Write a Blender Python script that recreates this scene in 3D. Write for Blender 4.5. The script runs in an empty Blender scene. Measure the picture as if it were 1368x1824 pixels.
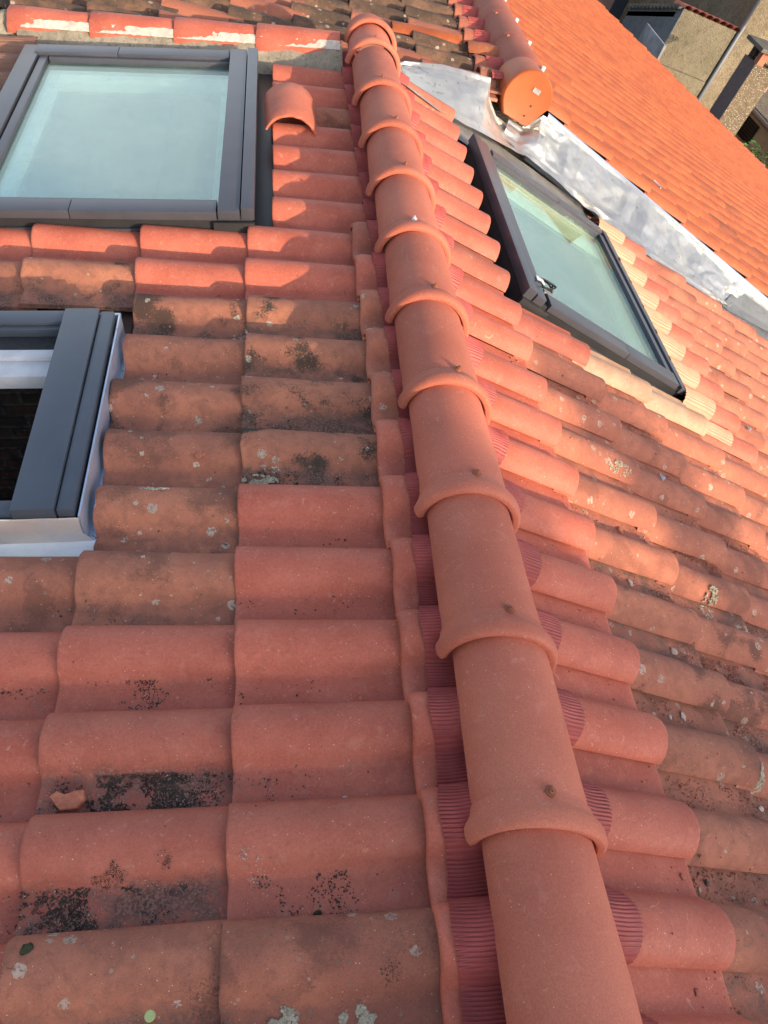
import bpy, bmesh, math, random
from mathutils import Matrix, Vector, noise
R_ = math.radians
rnd = random.Random(7)
S = bpy.context.scene
COL = S.collection

# ------------------------------------------------------------------ camera
cd = bpy.data.cameras.new('camera'); cam = bpy.data.objects.new('camera', cd); COL.objects.link(cam)
CM = ((0.9348240688, -0.1585157698, -0.3177683293), (-0.0918443271, 0.7564688176, -0.6475488765), (0.3430285410, 0.6345294939, 0.6926064838))
CLOC = Vector((-0.805, 0.0, 1.27))
m4 = Matrix(CM).to_4x4(); m4.translation = CLOC; cam.matrix_world = m4
cd.sensor_fit = 'VERTICAL'; cd.sensor_height = 36.0; cd.lens = 36.0*1432/1824
cd.clip_start = 0.02; cd.clip_end = 600
S.camera = cam
S.render.resolution_x = 768; S.render.resolution_y = 1024

# ------------------------------------------------------------------ light
SUN_AZ, SUN_EL = 59.0, 21.5            # azimuth measured from +X towards -Y
a, e = R_(SUN_AZ), R_(SUN_EL)
sdir = Vector((math.cos(a)*math.cos(e), -math.sin(a)*math.cos(e), math.sin(e)))
W = bpy.data.worlds.new('World'); S.world = W; W.use_nodes = True
wt = W.node_tree; wt.nodes.clear()
sky = wt.nodes.new('ShaderNodeTexSky'); sky.sky_type = 'NISHITA'; sky.sun_disc = False
sky.sun_elevation = e; sky.sun_rotation = math.atan2(sdir.x, sdir.y); sky.air_density = 1.0; sky.dust_density = 2.0; sky.ozone_density = 0.6
bg = wt.nodes.new('ShaderNodeBackground'); bg.inputs[1].default_value = 0.15
wo = wt.nodes.new('ShaderNodeOutputWorld')
tcw = wt.nodes.new('ShaderNodeTexCoord'); nzw = wt.nodes.new('ShaderNodeTexNoise'); nzw.inputs['Scale'].default_value = 1.4; nzw.inputs['Detail'].default_value = 7; nzw.inputs['Roughness'].default_value = .55
mrw = wt.nodes.new('ShaderNodeMapRange'); mrw.interpolation_type = 'SMOOTHSTEP'; mrw.inputs[1].default_value = .36; mrw.inputs[2].default_value = .70
hsw = wt.nodes.new('ShaderNodeHueSaturation'); hsw.inputs['Saturation'].default_value = .22; hsw.inputs['Value'].default_value = 1.3
mxw = wt.nodes.new('ShaderNodeMix'); mxw.data_type = 'RGBA'
wt.links.new(tcw.outputs['Generated'], nzw.inputs['Vector']); wt.links.new(nzw.outputs[0], mrw.inputs[0]); wt.links.new(mrw.outputs[0], mxw.inputs[0])
wt.links.new(sky.outputs[0], mxw.inputs[6]); wt.links.new(sky.outputs[0], hsw.inputs['Color']); wt.links.new(hsw.outputs[0], mxw.inputs[7])
wt.links.new(mxw.outputs[2], bg.inputs[0]); wt.links.new(bg.outputs[0], wo.inputs[0])
sl = bpy.data.lights.new('sun', 'SUN'); sl.energy = 3.0; sl.angle = R_(0.55); sl.color = (1.0, 0.79, 0.52)
so = bpy.data.objects.new('sun', sl); COL.objects.link(so)
so.rotation_euler = (-sdir).to_track_quat('-Z', 'Y').to_euler()
S.view_settings.view_transform = 'Standard'; S.view_settings.look = 'None'
S.view_settings.exposure = 0.98; S.view_settings.gamma = 1.0

# ------------------------------------------------------------------ helpers
def link(o, parent=None):
    COL.objects.link(o)
    if parent is not None: o.parent = parent
    return o
def tag(o, label=None, cat=None, group=None, kind=None):
    if label: o['label'] = label
    if cat: o['category'] = cat
    if group: o['group'] = group
    if kind: o['kind'] = kind
    return o
def obj(name, me, mat=None, parent=None, M=None):
    if isinstance(me, bmesh.types.BMesh):
        b = me; me = bpy.data.meshes.new(name); b.normal_update(); b.to_mesh(me); b.free()
    o = bpy.data.objects.new(name, me)
    if mat: 
        me.materials.clear(); me.materials.append(mat)
    link(o, parent)
    if M is not None: o.matrix_world = M
    return o
def empty(name, M=None):
    o = bpy.data.objects.new(name, None); link(o); o.empty_display_size = .05
    if M is not None: o.matrix_world = M
    return o
def part(name, me, mat, root):
    """mesh given in the root's local frame"""
    return obj(name, me, mat, root)
def smooth(me, ang=40):
    for p in me.polygons: p.use_smooth = True
    try: me.set_sharp_from_angle(angle=R_(ang))
    except Exception: pass
    return me
def tomesh(b, name='m', sm=40):
    me = bpy.data.meshes.new(name); b.normal_update(); b.to_mesh(me); b.free()
    if sm: smooth(me, sm)
    return me
def grid(rows, closed=False):
    b = bmesh.new(); vs = [[b.verts.new(p) for p in r] for r in rows]
    n = len(rows[0])
    for i in range(len(rows)-1):
        for j in range(n if closed else n-1):
            k = (j+1) % n
            b.faces.new((vs[i][j], vs[i][k], vs[i+1][k], vs[i+1][j]))
    return b, vs
def box(b, x0, x1, y0, y1, z0, z1, bev=0.0):
    r = bmesh.ops.create_cube(b, size=1.0)
    for v in r['verts']:
        v.co = Vector(((x0+x1)/2+v.co.x*(x1-x0), (y0+y1)/2+v.co.y*(y1-y0), (z0+z1)/2+v.co.z*(z1-z0)))
    if bev:
        es = set()
        for v in r['verts']: es.update(v.link_edges)
        bmesh.ops.bevel(b, geom=list(es), offset=bev, segments=2, profile=.7, affect='EDGES')
def boxes(L, bev=.003):
    b = bmesh.new()
    for t in L: box(b, *t, bev=bev)
    bmesh.ops.recalc_face_normals(b, faces=b.faces)
    return tomesh(b)
def prism(pts, y0, y1):
    """polygon in (x,z) extruded along y"""
    b = bmesh.new()
    A = [b.verts.new((p[0], y0, p[1])) for p in pts]; B = [b.verts.new((p[0], y1, p[1])) for p in pts]
    n = len(pts); b.faces.new(A); b.faces.new(B[::-1])
    for i in range(n): b.faces.new((A[i], B[i], B[(i+1) % n], A[(i+1) % n]))
    bmesh.ops.recalc_face_normals(b, faces=b.faces)
    return b
def tube(b, pts, r, seg=8):
    pts = [Vector(p) for p in pts]; rings = []
    up = Vector((0.13, .2, 1)).normalized()
    for i, p in enumerate(pts):
        t = (pts[min(i+1, len(pts)-1)]-pts[max(i-1, 0)]).normalized()
        s1 = t.cross(up).normalized(); s2 = s1.cross(t)
        rings.append([b.verts.new(p+(s1*math.cos(2*math.pi*k/seg)+s2*math.sin(2*math.pi*k/seg))*r) for k in range(seg)])
    for i in range(len(rings)-1):
        for k in range(seg):
            b.faces.new((rings[i][k], rings[i][(k+1) % seg], rings[i+1][(k+1) % seg], rings[i+1][k]))
    b.faces.new(rings[0][::-1]); b.faces.new(rings[-1])
def chip_bm(sz, seed, flat=.45):
    r = random.Random(seed); b = bmesh.new()
    bmesh.ops.create_icosphere(b, subdivisions=2, radius=1)
    for v in b.verts:
        d = v.co.normalized(); k = 1+.45*noise.noise(d*1.7+Vector((seed*3.1, seed, 0)))+.15*noise.noise(d*5+Vector((seed, 0, 0)))
        v.co = Vector((d.x*sz*k, d.y*sz*.75*k, d.z*sz*flat*k))
    return b

# ------------------------------------------------------------------ materials
class NT:
    def __init__(s, name):
        s.m = bpy.data.materials.new(name); s.m.use_nodes = True; s.t = s.m.node_tree; s.t.nodes.clear()
        s.out = s.t.nodes.new('ShaderNodeOutputMaterial')
    def n(s, typ, **k):
        x = s.t.nodes.new(typ)
        for a_, v in k.items(): setattr(x, a_, v)
        return x
    def l(s, a_, b_): s.t.links.new(a_, b_)
    def setin(s, sock, v):
        if v is None: return
        if hasattr(v, 'links') or isinstance(v, bpy.types.NodeSocket): s.l(v, sock)
        else:
            if isinstance(v, tuple) and len(v) == 3 and sock.type == 'RGBA': v = (*v, 1)
            sock.default_value = v
    def math(s, op, a_, b_=None, c=None, clamp=False):
        x = s.n('ShaderNodeMath', operation=op, use_clamp=clamp)
        s.setin(x.inputs[0], a_); s.setin(x.inputs[1], b_); s.setin(x.inputs[2], c); return x.outputs[0]
    def mix(s, f, a_, b_, blend='MIX'):
        x = s.n('ShaderNodeMix', data_type='RGBA', blend_type=blend); x.clamp_factor = True
        s.setin(x.inputs[0], f); s.setin(x.inputs[6], a_); s.setin(x.inputs[7], b_); return x.outputs[2]
    def noise(s, v, scale, detail=4, rough=.6, dist=0.0):
        x = s.n('ShaderNodeTexNoise'); s.setin(x.inputs['Vector'], v); x.inputs['Scale'].default_value = scale
        x.inputs['Detail'].default_value = detail; x.inputs['Roughness'].default_value = rough; x.inputs['Distortion'].default_value = dist
        return x.outputs[0]
    def ramp(s, v, lo, hi, a0=0., a1=1.):
        x = s.n('ShaderNodeMapRange', interpolation_type='SMOOTHSTEP'); s.setin(x.inputs[0], v)
        s.setin(x.inputs[1], lo); s.setin(x.inputs[2], hi); x.inputs[3].default_value = a0; x.inputs[4].default_value = a1
        return x.outputs[0]
    def voro(s, v, scale, feature='F1', rand=1.0):
        x = s.n('ShaderNodeTexVoronoi', feature=feature); s.setin(x.inputs['Vector'], v); x.inputs['Scale'].default_value = scale
        x.inputs['Randomness'].default_value = rand
        return x
    def coord(s, rand=True, out='Object'):
        tc = s.n('ShaderNodeTexCoord')
        if not rand: return tc.outputs[out]
        oi = s.n('ShaderNodeObjectInfo'); vm = s.n('ShaderNodeVectorMath', operation='MULTIPLY_ADD')
        cb = s.n('ShaderNodeCombineXYZ')
        r = oi.outputs['Random']
        s.l(s.math('MULTIPLY', r, 37.), cb.inputs[0]); s.l(s.math('MULTIPLY', r, 91.), cb.inputs[1]); s.l(s.math('MULTIPLY', r, 53.), cb.inputs[2])
        vm.inputs[1].default_value = (1, 1, 1); s.l(tc.outputs[out], vm.inputs[0]); s.l(cb.outputs[0], vm.inputs[2])
        s.oi = oi; s.tc = tc; return vm.outputs[0]
    def finish(s, color, rough=.85, bump=None, bstr=.3, bdist=.002, metal=0.0, spec=.3, normal=None, coat=None):
        p = s.n('ShaderNodeBsdfPrincipled'); s.setin(p.inputs['Base Color'], color); s.setin(p.inputs['Roughness'], rough)
        s.setin(p.inputs['Metallic'], metal); s.setin(p.inputs['Specular IOR Level'], spec)
        if coat: p.inputs['Coat Weight'].default_value = coat; p.inputs['Coat Roughness'].default_value = .15
        if bump is not None:
            bn = s.n('ShaderNodeBump'); bn.inputs['Strength'].default_value = bstr; bn.inputs['Distance'].default_value = bdist
            s.l(bump, bn.inputs['Height']); s.l(bn.outputs[0], p.inputs['Normal'])
        s.l(p.outputs[0], s.out.inputs[0]); s.p = p; return s.m

def clay(name, newA, newB, oldA, oldB, dirty=True, warp=1.0, ymask=True):
    """object colour: R = age, G = loose dirt and painted shade in the pan, B = shade of the clay"""
    t = NT(name); co = t.coord()
    sep = t.n('ShaderNodeSeparateColor'); t.l(t.oi.outputs['Color'], sep.inputs[0])
    age, dirt, tint = sep.outputs[0], sep.outputs[1], sep.outputs[2]
    n1 = t.noise(co, 7, 4, .55); n2 = t.noise(co, 34, 5, .65, .6); n3 = t.noise(co, 160, 4, .7)
    new = t.mix(t.ramp(n1, .35, .65), newA, newB)
    new = t.mix(t.math('MULTIPLY', t.ramp(n2, .52, .72), .38), new, (newA[0]*1.10, newA[1]*1.55, newA[2]*1.7))
    sm = t.noise(co, 4.2, 6, .78, 1.4); new = t.mix(t.math('MULTIPLY', t.ramp(sm, .56, .64), .30), new, (newB[0]*.75, newB[1]*.85, newB[2]*.95))
    ch = t.noise(co, 21, 2, .4, 3.); new = t.mix(t.math('MULTIPLY', t.ramp(ch, .715, .735), .45), new, (newA[0]*1.3, newA[1]*2.2, newA[2]*2.2))
    scr = t.noise(co, 16, 3, .7, 2.5)
    new = t.mix(t.math('MULTIPLY', t.ramp(scr, .60, .68), .22), new, (newB[0]*.62, newB[1]*.6, newB[2]*.6))
    # aged clay: tan crust, grey-brown bloom, black algae, lichen discs
    old = t.mix(t.ramp(n1, .35, .68), oldA, oldB)
    old = t.mix(t.math('MULTIPLY', t.ramp(n2, .40, .72), .75), old, (oldB[0]*.72, oldB[1]*.78, oldB[2]*.8))
    old = t.mix(t.math('MULTIPLY', t.ramp(n3, .52, .66), .4), old, (oldA[0]*.45, oldA[1]*.5, oldA[2]*.55))
    alg = t.math('ADD', t.noise(co, 7.5, 2, .5, .4), t.math('MULTIPLY', t.math('SUBTRACT', n3, .5), .4))
    algm = t.math('MULTIPLY', t.ramp(alg, .54, .66), t.ramp(dirt, .25, .85, .15, .97))
    old = t.mix(algm, old, (.042, .036, .028))
    v = t.voro(co, 30); rr = t.n('ShaderNodeSeparateColor'); t.l(v.outputs['Color'], rr.inputs[0])
    wob = t.math('MULTIPLY', t.math('SUBTRACT', n3, .5), .5)
    d = t.math('ADD', v.outputs['Distance'], wob)
    rad = t.ramp(rr.outputs[0], .72, 1.0, 0., .36)
    disc = t.math('MULTIPLY', t.math('LESS_THAN', d, rad), t.math('GREATER_THAN', rr.outputs[0], .74))
    licol = t.mix(rr.outputs[1], (.64, .52, .41), (.42, .35, .27))
    licol = t.mix(t.ramp(n3, .45, .6), licol, (.16, .15, .12))
    old = t.mix(t.math('MULTIPLY', disc, .8), old, licol)
    v2 = t.voro(co, 62); r2 = t.n('ShaderNodeSeparateColor'); t.l(v2.outputs['Color'], r2.inputs[0])
    disc2 = t.math('MULTIPLY', t.math('LESS_THAN', t.math('ADD', v2.outputs['Distance'], wob), .22), t.math('GREATER_THAN', r2.outputs[0], .88))
    old = t.mix(t.math('MULTIPLY', disc2, .7), old, t.mix(r2.outputs[1], (.42, .36, .28), (.08, .07, .055)))
    c = t.mix(age, new, old)
    # pale and black specks that lie on every tile
    v3 = t.voro(co, 170); r3 = t.n('ShaderNodeSeparateColor'); t.l(v3.outputs['Color'], r3.inputs[0])
    sp = t.math('MULTIPLY', t.math('LESS_THAN', v3.outputs['Distance'], t.ramp(r3.outputs[2], 0., 1., .08, .2)), t.math('GREATER_THAN', r3.outputs[0], .82))
    c = t.mix(t.math('MULTIPLY', sp, .75), c, t.mix(t.math('GREATER_THAN', r3.outputs[1], .4), (.05, .04, .035), (.80, .52, .38)))
    # mud and some painted shade in the pan (local y beyond the barrel)
    xyz = t.n('ShaderNodeSeparateXYZ'); t.l(t.tc.outputs['Object'], xyz.inputs[0])
    if ymask:
        pan = t.ramp(t.math('ADD', xyz.outputs[1], t.math('MULTIPLY', t.math('SUBTRACT', n2, .5), .05)), .112, .14)
        gm = t.math('ADD', t.noise(co, 11, 3, .6, .5), t.math('MULTIPLY', t.math('SUBTRACT', n3, .5), 1.1))
        th = t.ramp(dirt, 0., 1., .88, .42)
        g = t.math('MULTIPLY', pan, t.ramp(t.math('SUBTRACT', gm, th), -.05, .07))
        g = t.math('MULTIPLY', g, t.ramp(dirt, .05, .3))
        c = t.mix(t.math('MULTIPLY', g, .8), c, t.mix(t.ramp(n3, .42, .6), (.05, .04, .033), (.24, .13, .095)))
    hsv = t.n('ShaderNodeHueSaturation'); t.l(c, hsv.inputs['Color'])
    n6 = t.noise(co, 420, 2, .6); gr = t.math('MULTIPLY', t.ramp(n3, .3, .7, .90, 1.09), t.ramp(n6, .3, .7, .90, 1.10))
    t.l(t.math('MULTIPLY', gr, t.ramp(tint, 0., 1., .62, 1.38)), hsv.inputs['Value'])
    t.l(t.ramp(tint, 0., 1., .96, 1.03), hsv.inputs['Saturation'])
    b = t.math('ADD', t.math('MULTIPLY', n3, .6), t.math('MULTIPLY', n2, t.ramp(age, 0., 1., .25, 1.4)))
    b = t.math('ADD', b, t.math('MULTIPLY', t.math('MULTIPLY', disc, age), .8))
    t.finish(hsv.outputs[0], t.ramp(age, 0., 1., .62, .92), b, .55, .0022, spec=.35)
    return t.m

M_ = {}
M_['clay'] = clay('terracotta', (.50, .133, .083), (.43, .102, .062), (.45, .172, .102), (.34, .130, .084))
M_['orange'] = clay('orange_terracotta', (.38, .094, .030), (.29, .066, .022), (.5, .2, .09), (.4, .16, .08), ymask=False)
M_['dark'] = clay('weathered_terracotta', (.42, .13, .075), (.36, .11, .065), (.20, .105, .065), (.085, .055, .04))

def ridge_mat(nm, kv):
    t = NT(nm); co = t.coord()
    n1 = t.noise(co, 5, 3, .5); n3 = t.noise(co, 260, 3, .7); n2 = t.noise(co, 30, 5, .6, .8)
    c = t.mix(t.ramp(n1, .3, .7), (.52, .158, .098), (.44, .122, .076))
    c = t.mix(t.math('MULTIPLY', t.ramp(n2, .56, .75), .25), c, (.60, .26, .19))
    v3 = t.voro(co, 150); r3 = t.n('ShaderNodeSeparateColor'); t.l(v3.outputs['Color'], r3.inputs[0])
    sp = t.math('MULTIPLY', t.math('LESS_THAN', v3.outputs['Distance'], .14), t.math('GREATER_THAN', r3.outputs[0], .86))
    c = t.mix(t.math('MULTIPLY', sp, .8), c, (.80, .45, .30))
    sc = t.noise(co, 13, 2, .8, 3.5)
    c = t.mix(t.math('MULTIPLY', t.ramp(sc, .66, .70), .22), c, (.66, .36, .29))
    big = t.noise(co, 3.2, 6, .7, 1.2); c = t.mix(t.math('MULTIPLY', t.ramp(big, .55, .68), .28), c, (.33, .105, .075))
    hv = t.n('ShaderNodeHueSaturation'); t.l(c, hv.inputs['Color']); n6 = t.noise(co, 420, 2, .6); gr = t.math('MULTIPLY', t.ramp(n3, .3, .7, .91, 1.08), t.ramp(n6, .3, .7, .91, 1.09)); t.l(t.math('MULTIPLY', gr, t.ramp(t.oi.outputs['Random'], 0., 1., .88*kv, 1.1*kv)), hv.inputs['Value']); c = hv.outputs[0]
    t.finish(c, .68, n3, .5, .0012, spec=.3); return t.m
M_['ridge'] = ridge_mat('ridge_terracotta', 1.)
M_['ridge_dull'] = ridge_mat('dull_ridge_terracotta', .72)
def simple(name, A, B=None, rough=.6, metal=0., scale=20, bump=.2, spec=.4, bd=.001, rand=True, coat=None, fine=0):
    t = NT(name); co = t.coord(rand); n = t.noise(co, scale, 5, .6, .3)
    c = t.mix(t.ramp(n, .35, .65), A, B or A)
    bh = t.noise(co, scale*6, 4, .7)
    t.finish(c, rough, bh, bump, bd, metal, spec, coat=coat); return t.m
M_['frame'] = simple('grey_lacquered_aluminium', (.078, .078, .095), (.066, .067, .083), .36, .2, 6, .05, .5)
M_['frame_dark'] = simple('dark_lacquered_aluminium', (.040, .040, .043), (.030, .030, .034), .4, .3, 8, .1, .5)
M_['rubber'] = simple('black_rubber', (.012, .012, .013), None, .5)
M_['slate_frame'] = simple('blue_grey_lacquered_aluminium', (.078, .092, .116), (.070, .082, .104), .38, .15, 7, .05, .5)
M_['white'] = simple('white_painted_wood', (.62, .62, .64), (.55, .55, .58), .5)
M_['black_foam'] = simple('black_mesh', (.03, .032, .035), (.02, .02, .022), .8, scale=80)
M_['strip'] = simple('maroon_lacquered_pleats', (.38, .072, .062), (.30, .055, .048), .5, .0, 14, .15, .3)
M_['strip_brown'] = simple('brown_pleats', (.26, .13, .085), (.2, .1, .07), .5, .1, 14, .2)
M_['strip_beige'] = simple('beige_pleats', (.46, .27, .165), (.40, .23, .14), .5, .0, 14, .2)
M_['rust'] = simple('rusty_screw_and_sealant', (.40, .145, .08), (.27, .095, .055), .6, .3, 60, .5)
M_['lichen'] = simple('pale_crusty_lichen', (.62, .54, .40), (.42, .37, .26), .95, 0, 60, 1., bd=.003)
M_['moss'] = simple('dark_moss', (.05, .055, .025), (.03, .03, .02), 1., 0, 60, 1., bd=.003)
M_['lime_lichen'] = simple('lime_green_lichen', (.42, .47, .20), (.36, .42, .18), .9, 0, 60, .4)
M_['clinker'] = simple('dark_grit', (.04, .035, .03), (.09, .07, .055), .95, 0, 30, .3)
M_['palegrit'] = simple('pale_grit', (.55, .42, .36), (.45, .30, .24), .9, 0, 30, .3)
M_['redgrit'] = simple('broken_clay_crumbs', (.42, .15, .095), (.30, .11, .075), .95, 0, 30, .3)
M_['shard'] = simple('broken_terracotta', (.55, .2, .11), (.40, .13, .08), .9, 0, 60, .8, bd=.002)
M_['plastic'] = simple('white_plastic_film', (.62, .64, .70), (.5, .53, .6), .35)
M_['mud'] = simple('underlay', (.12, .06, .045), (.07, .045, .035), .95, 0, 12, .6)

def mortar_mat():
    t = NT('mortar'); co = t.coord(False)
    n = t.noise(co, 9, 5, .65); n2 = t.noise(co, 60, 5, .7); tc = t.n('ShaderNodeTexCoord')
    c = t.mix(t.ramp(n, .3, .7), (.36, .31, .24), (.24, .205, .16)); c = t.mix(t.ramp(n2, .5, .7), c, (.17, .15, .12))
    t.finish(c, .95, t.math('ADD', n, n2), .9, .006, spec=.15); return t.m
M_['mortar'] = mortar_mat()
M_['lime'] = simple('whitewashed_mortar', (.62, .56, .50), (.50, .42, .36), .9, 0, 40, .8, bd=.003)

def zinc_mat(name, A, B, rough=.3, metal=.85):
    t = NT(name); co = t.coord(); n = t.noise(co, 5, 5, .6, 1.2); n2 = t.noise(co, 26, 5, .65, .5); n3 = t.noise(co, 3, 2, .5)
    c = t.mix(t.ramp(n, .35, .65), A, B)
    st = t.math('MULTIPLY', t.ramp(t.math('ADD', n2, t.math('MULTIPLY', n3, .5)), .88, .94), .5)
    c = t.mix(st, c, (A[0]*.45, A[1]*.42, A[2]*.36))
    v = t.voro(co, 90); sp = t.math('LESS_THAN', v.outputs['Distance'], .07); c = t.mix(t.math('MULTIPLY', sp, .7), c, (.06, .05, .045))
    r = t.math('ADD', t.ramp(n, .3, .7, rough, rough+.16), t.math('MULTIPLY', st, .25))
    t.finish(c, r, t.math('ADD', n, t.math('MULTIPLY', n2, .25)), .5, .006, metal, .5); return t.m
M_['zinc'] = zinc_mat('crumpled_zinc', (.88, .87, .83), (.72, .73, .75), .30, .74)
M_['zinc_dull'] = zinc_mat('dull_zinc', (.42, .43, .44), (.34, .35, .37), .42, .4)
M_['zinc_blue'] = zinc_mat('galvanised_flashing', (.66, .75, .88), (.55, .64, .80), .32, .7)
M_['lead'] = zinc_mat('grey_flashing', (.30, .28, .27), (.22, .21, .205), .5, .4)

def glass_mat():
    t = NT('roof_glass')
    g = t.n('ShaderNodeBsdfGlossy'); g.inputs['Roughness'].default_value = .015; g.inputs['Color'].default_value = (.92, 1, .98, 1)
    tr = t.n('ShaderNodeBsdfTransparent'); tr.inputs[0].default_value = (.88, .95, .92, 1)
    fr = t.n('ShaderNodeFresnel'); fr.inputs[0].default_value = 1.6
    k = t.math('ADD', t.math('MULTIPLY', fr.outputs[0], .5), .01, clamp=True)
    dif = t.n('ShaderNodeBsdfDiffuse'); co = t.coord(); nn = t.noise(co, 3, 4, .6)
    dif.inputs[0].default_value = (.42, .50, .48, 1)
    n5 = t.noise(co, 11, 6, .7, 1.5); vv = t.voro(co, 26); rv = t.n('ShaderNodeSeparateColor'); t.l(vv.outputs['Color'], rv.inputs[0])
    spk = t.math('MULTIPLY', t.math('LESS_THAN', vv.outputs['Distance'], .09), t.math('GREATER_THAN', rv.outputs[0], .7))
    du = t.math('ADD', t.ramp(nn, .3, .7, .02, .14), t.math('ADD', t.ramp(n5, .5, .75, 0., .12), t.math('MULTIPLY', spk, .6)), clamp=True)
    m1 = t.n('ShaderNodeMixShader'); t.l(du, m1.inputs[0]); t.l(tr.outputs[0], m1.inputs[1]); t.l(dif.outputs[0], m1.inputs[2])
    m2 = t.n('ShaderNodeMixShader'); t.l(k, m2.inputs[0]); t.l(m1.outputs[0], m2.inputs[1]); t.l(g.outputs[0], m2.inputs[2])
    t.l(m2.outputs[0], t.out.inputs[0]); return t.m
M_['glass'] = glass_mat()
M_['blind'] = simple('teal_blind_with_reflection', (.33, .385, .37), (.25, .30, .295), .8, 0, 1.6, .05)  # broad light and dark blotches stand for a reflection in the glass
M_['blind2'] = simple('teal_roller_blind', (.30, .37, .345), (.24, .31, .29), .8, 0, 1.6, .05)
M_['lining'] = simple('cream_lining_and_reflection', (.88, .88, .62), (.68, .68, .46), .8, 0, 7, .2)
M_['lining2'] = simple('blue_grey_lining', (.40, .47, .49), (.36, .43, .46), .8, 0, 9, .1)

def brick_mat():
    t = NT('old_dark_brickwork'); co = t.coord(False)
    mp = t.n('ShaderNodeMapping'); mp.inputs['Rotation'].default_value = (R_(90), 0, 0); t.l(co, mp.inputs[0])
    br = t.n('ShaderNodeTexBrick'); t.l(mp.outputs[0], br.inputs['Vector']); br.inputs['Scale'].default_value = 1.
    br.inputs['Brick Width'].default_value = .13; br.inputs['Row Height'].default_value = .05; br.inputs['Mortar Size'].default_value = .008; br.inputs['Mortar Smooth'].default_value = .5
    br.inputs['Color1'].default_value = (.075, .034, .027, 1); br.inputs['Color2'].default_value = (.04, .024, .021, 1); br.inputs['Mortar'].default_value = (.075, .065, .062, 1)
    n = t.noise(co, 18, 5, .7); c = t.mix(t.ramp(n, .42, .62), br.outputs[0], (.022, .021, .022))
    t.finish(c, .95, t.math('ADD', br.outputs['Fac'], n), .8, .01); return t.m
M_['brick'] = brick_mat()
def stucco(name, A, B, D, gravel=0.0, sc=1.0, stain=.5):
    t = NT(name); co = t.coord(False); n = t.noise(co, 1.3*sc, 6, .65, .4); n2 = t.noise(co, 9*sc, 6, .7); n3 = t.noise(co, 30*sc, 3, .7)
    c = t.mix(t.ramp(n, .3, .7), A, B); c = t.mix(t.math('MULTIPLY', t.ramp(n2, .48, .7), stain), c, D)
    if gravel:
        v = t.voro(co, 34); c = t.mix(t.math('MULTIPLY', t.math('LESS_THAN', v.outputs['Distance'], .24), gravel), c, (.75, .68, .52))
        c = t.mix(t.math('MULTIPLY', t.ramp(n3, .55, .7), .5), c, (D[0], D[1], D[2]))
    t.finish(c, .95, t.math('ADD', n2, n3), .9, .03, spec=.1); return t.m
M_['tanwall'] = stucco('tan_stucco', (.25, .20, .135), (.17, .135, .09), (.08, .065, .045), .25)
M_['stonewall'] = stucco('grey_beige_render', (.22, .185, .13), (.15, .13, .09), (.06, .05, .038), .08)
M_['gravelwall'] = stucco('pebbledash', (.20, .155, .105), (.15, .115, .08), (.07, .055, .04), .6)
M_['pinkwall'] = stucco('pink_render', (.40, .25, .20), (.36, .225, .185), (.30, .19, .16), 0, .5, .3)
M_['mauve'] = stucco('mauve_shaded_render', (.16, .125, .12), (.135, .105, .102), (.115, .09, .09), 0, .5, .3)
M_['greywall'] = stucco('grey_render', (.17, .175, .18), (.14, .145, .15), (.10, .10, .11), 0, .6, .4)
M_['housewall'] = stucco('house_render', (.42, .34, .26), (.34, .27, .21), (.2, .16, .12))
M_['palewall'] = stucco('pale_render', (.42, .40, .36), (.34, .32, .29), (.2, .19, .17), 0, 1, .4)
M_['slab'] = stucco('weathered_concrete', (.22, .20, .17), (.15, .135, .12), (.07, .065, .055), 0, 3)
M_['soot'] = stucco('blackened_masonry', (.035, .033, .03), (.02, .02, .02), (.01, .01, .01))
M_['ground'] = stucco('yard_earth', (.06, .055, .045), (.045, .04, .035), (.03, .03, .025))
M_['bluetarp'] = simple('blue_tarpaulin', (.03, .13, .42), (.02, .09, .32), .4, 0, 2, .3, bd=.02)
M_['wire'] = simple('dark_iron', (.03, .03, .03), None, .5, .5)
M_['sheet'] = simple('grey_panel', (.36, .36, .40), (.16, .155, .165), .6, 0, 1.2, .2)
M_['window'] = simple('dark_window_glass', (.05, .06, .075), None, .1)
M_['pipe'] = simple('grey_pvc', (.10, .11, .13), None, .4)
def leaf_mat():
    t = NT('leaf'); co = t.coord(False); n = t.noise(co, 5, 4, .6)
    t.finish(t.mix(t.ramp(n, .35, .65), (.035, .075, .02), (.07, .12, .03)), .6); return t.m
M_['leaf'] = leaf_mat()

# ------------------------------------------------------------------ roof frames
TL, TR, TO, TD = 0.2873, 0.2631, R_(16.8), R_(9.5)
def mk(o, u, v):
    u = Vector(u).normalized(); v = Vector(v).normalized(); n = u.cross(v)
    m = Matrix((u, v, n)).transposed().to_4x4(); m.translation = Vector(o); return m
# local x = down the slope, local y = along the ridge, local z = out of the roof
FR = {'L': mk((0, 0, 0), (-math.cos(TL), 0, -math.sin(TL)), (0, -1, 0)),
      'R': mk((0, 0, 0), (math.cos(TR), 0, -math.sin(TR)), (0, 1, 0)),
      'O': mk((.93, 0, -.034), (math.cos(TO), 0, -math.sin(TO)), (0, 1, 0)),
      'D': mk((.93, 0, -.02), (-math.cos(TD), 0, -math.sin(TD)), (0, -1, 0))}
SG = {'L': -1, 'R': 1, 'O': 1, 'D': -1}          # local y = SG * world Y
def at(side, u, Y, h=0.): return FR[side] @ Vector((u, SG[side]*Y, h))
def FM(side, u, Y, h=0., rz=0., ry=0., rx=0.):
    return FR[side] @ Matrix.Translation((u, SG[side]*Y, h)) @ Matrix.Rotation(rz, 4, 'Z') @ Matrix.Rotation(ry, 4, 'Y') @ Matrix.Rotation(rx, 4, 'X')
MODV = .2; GL, GR, GO, GD = .3486, .3521, .352, .33
U0L, U0R = .2003, .4314
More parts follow.
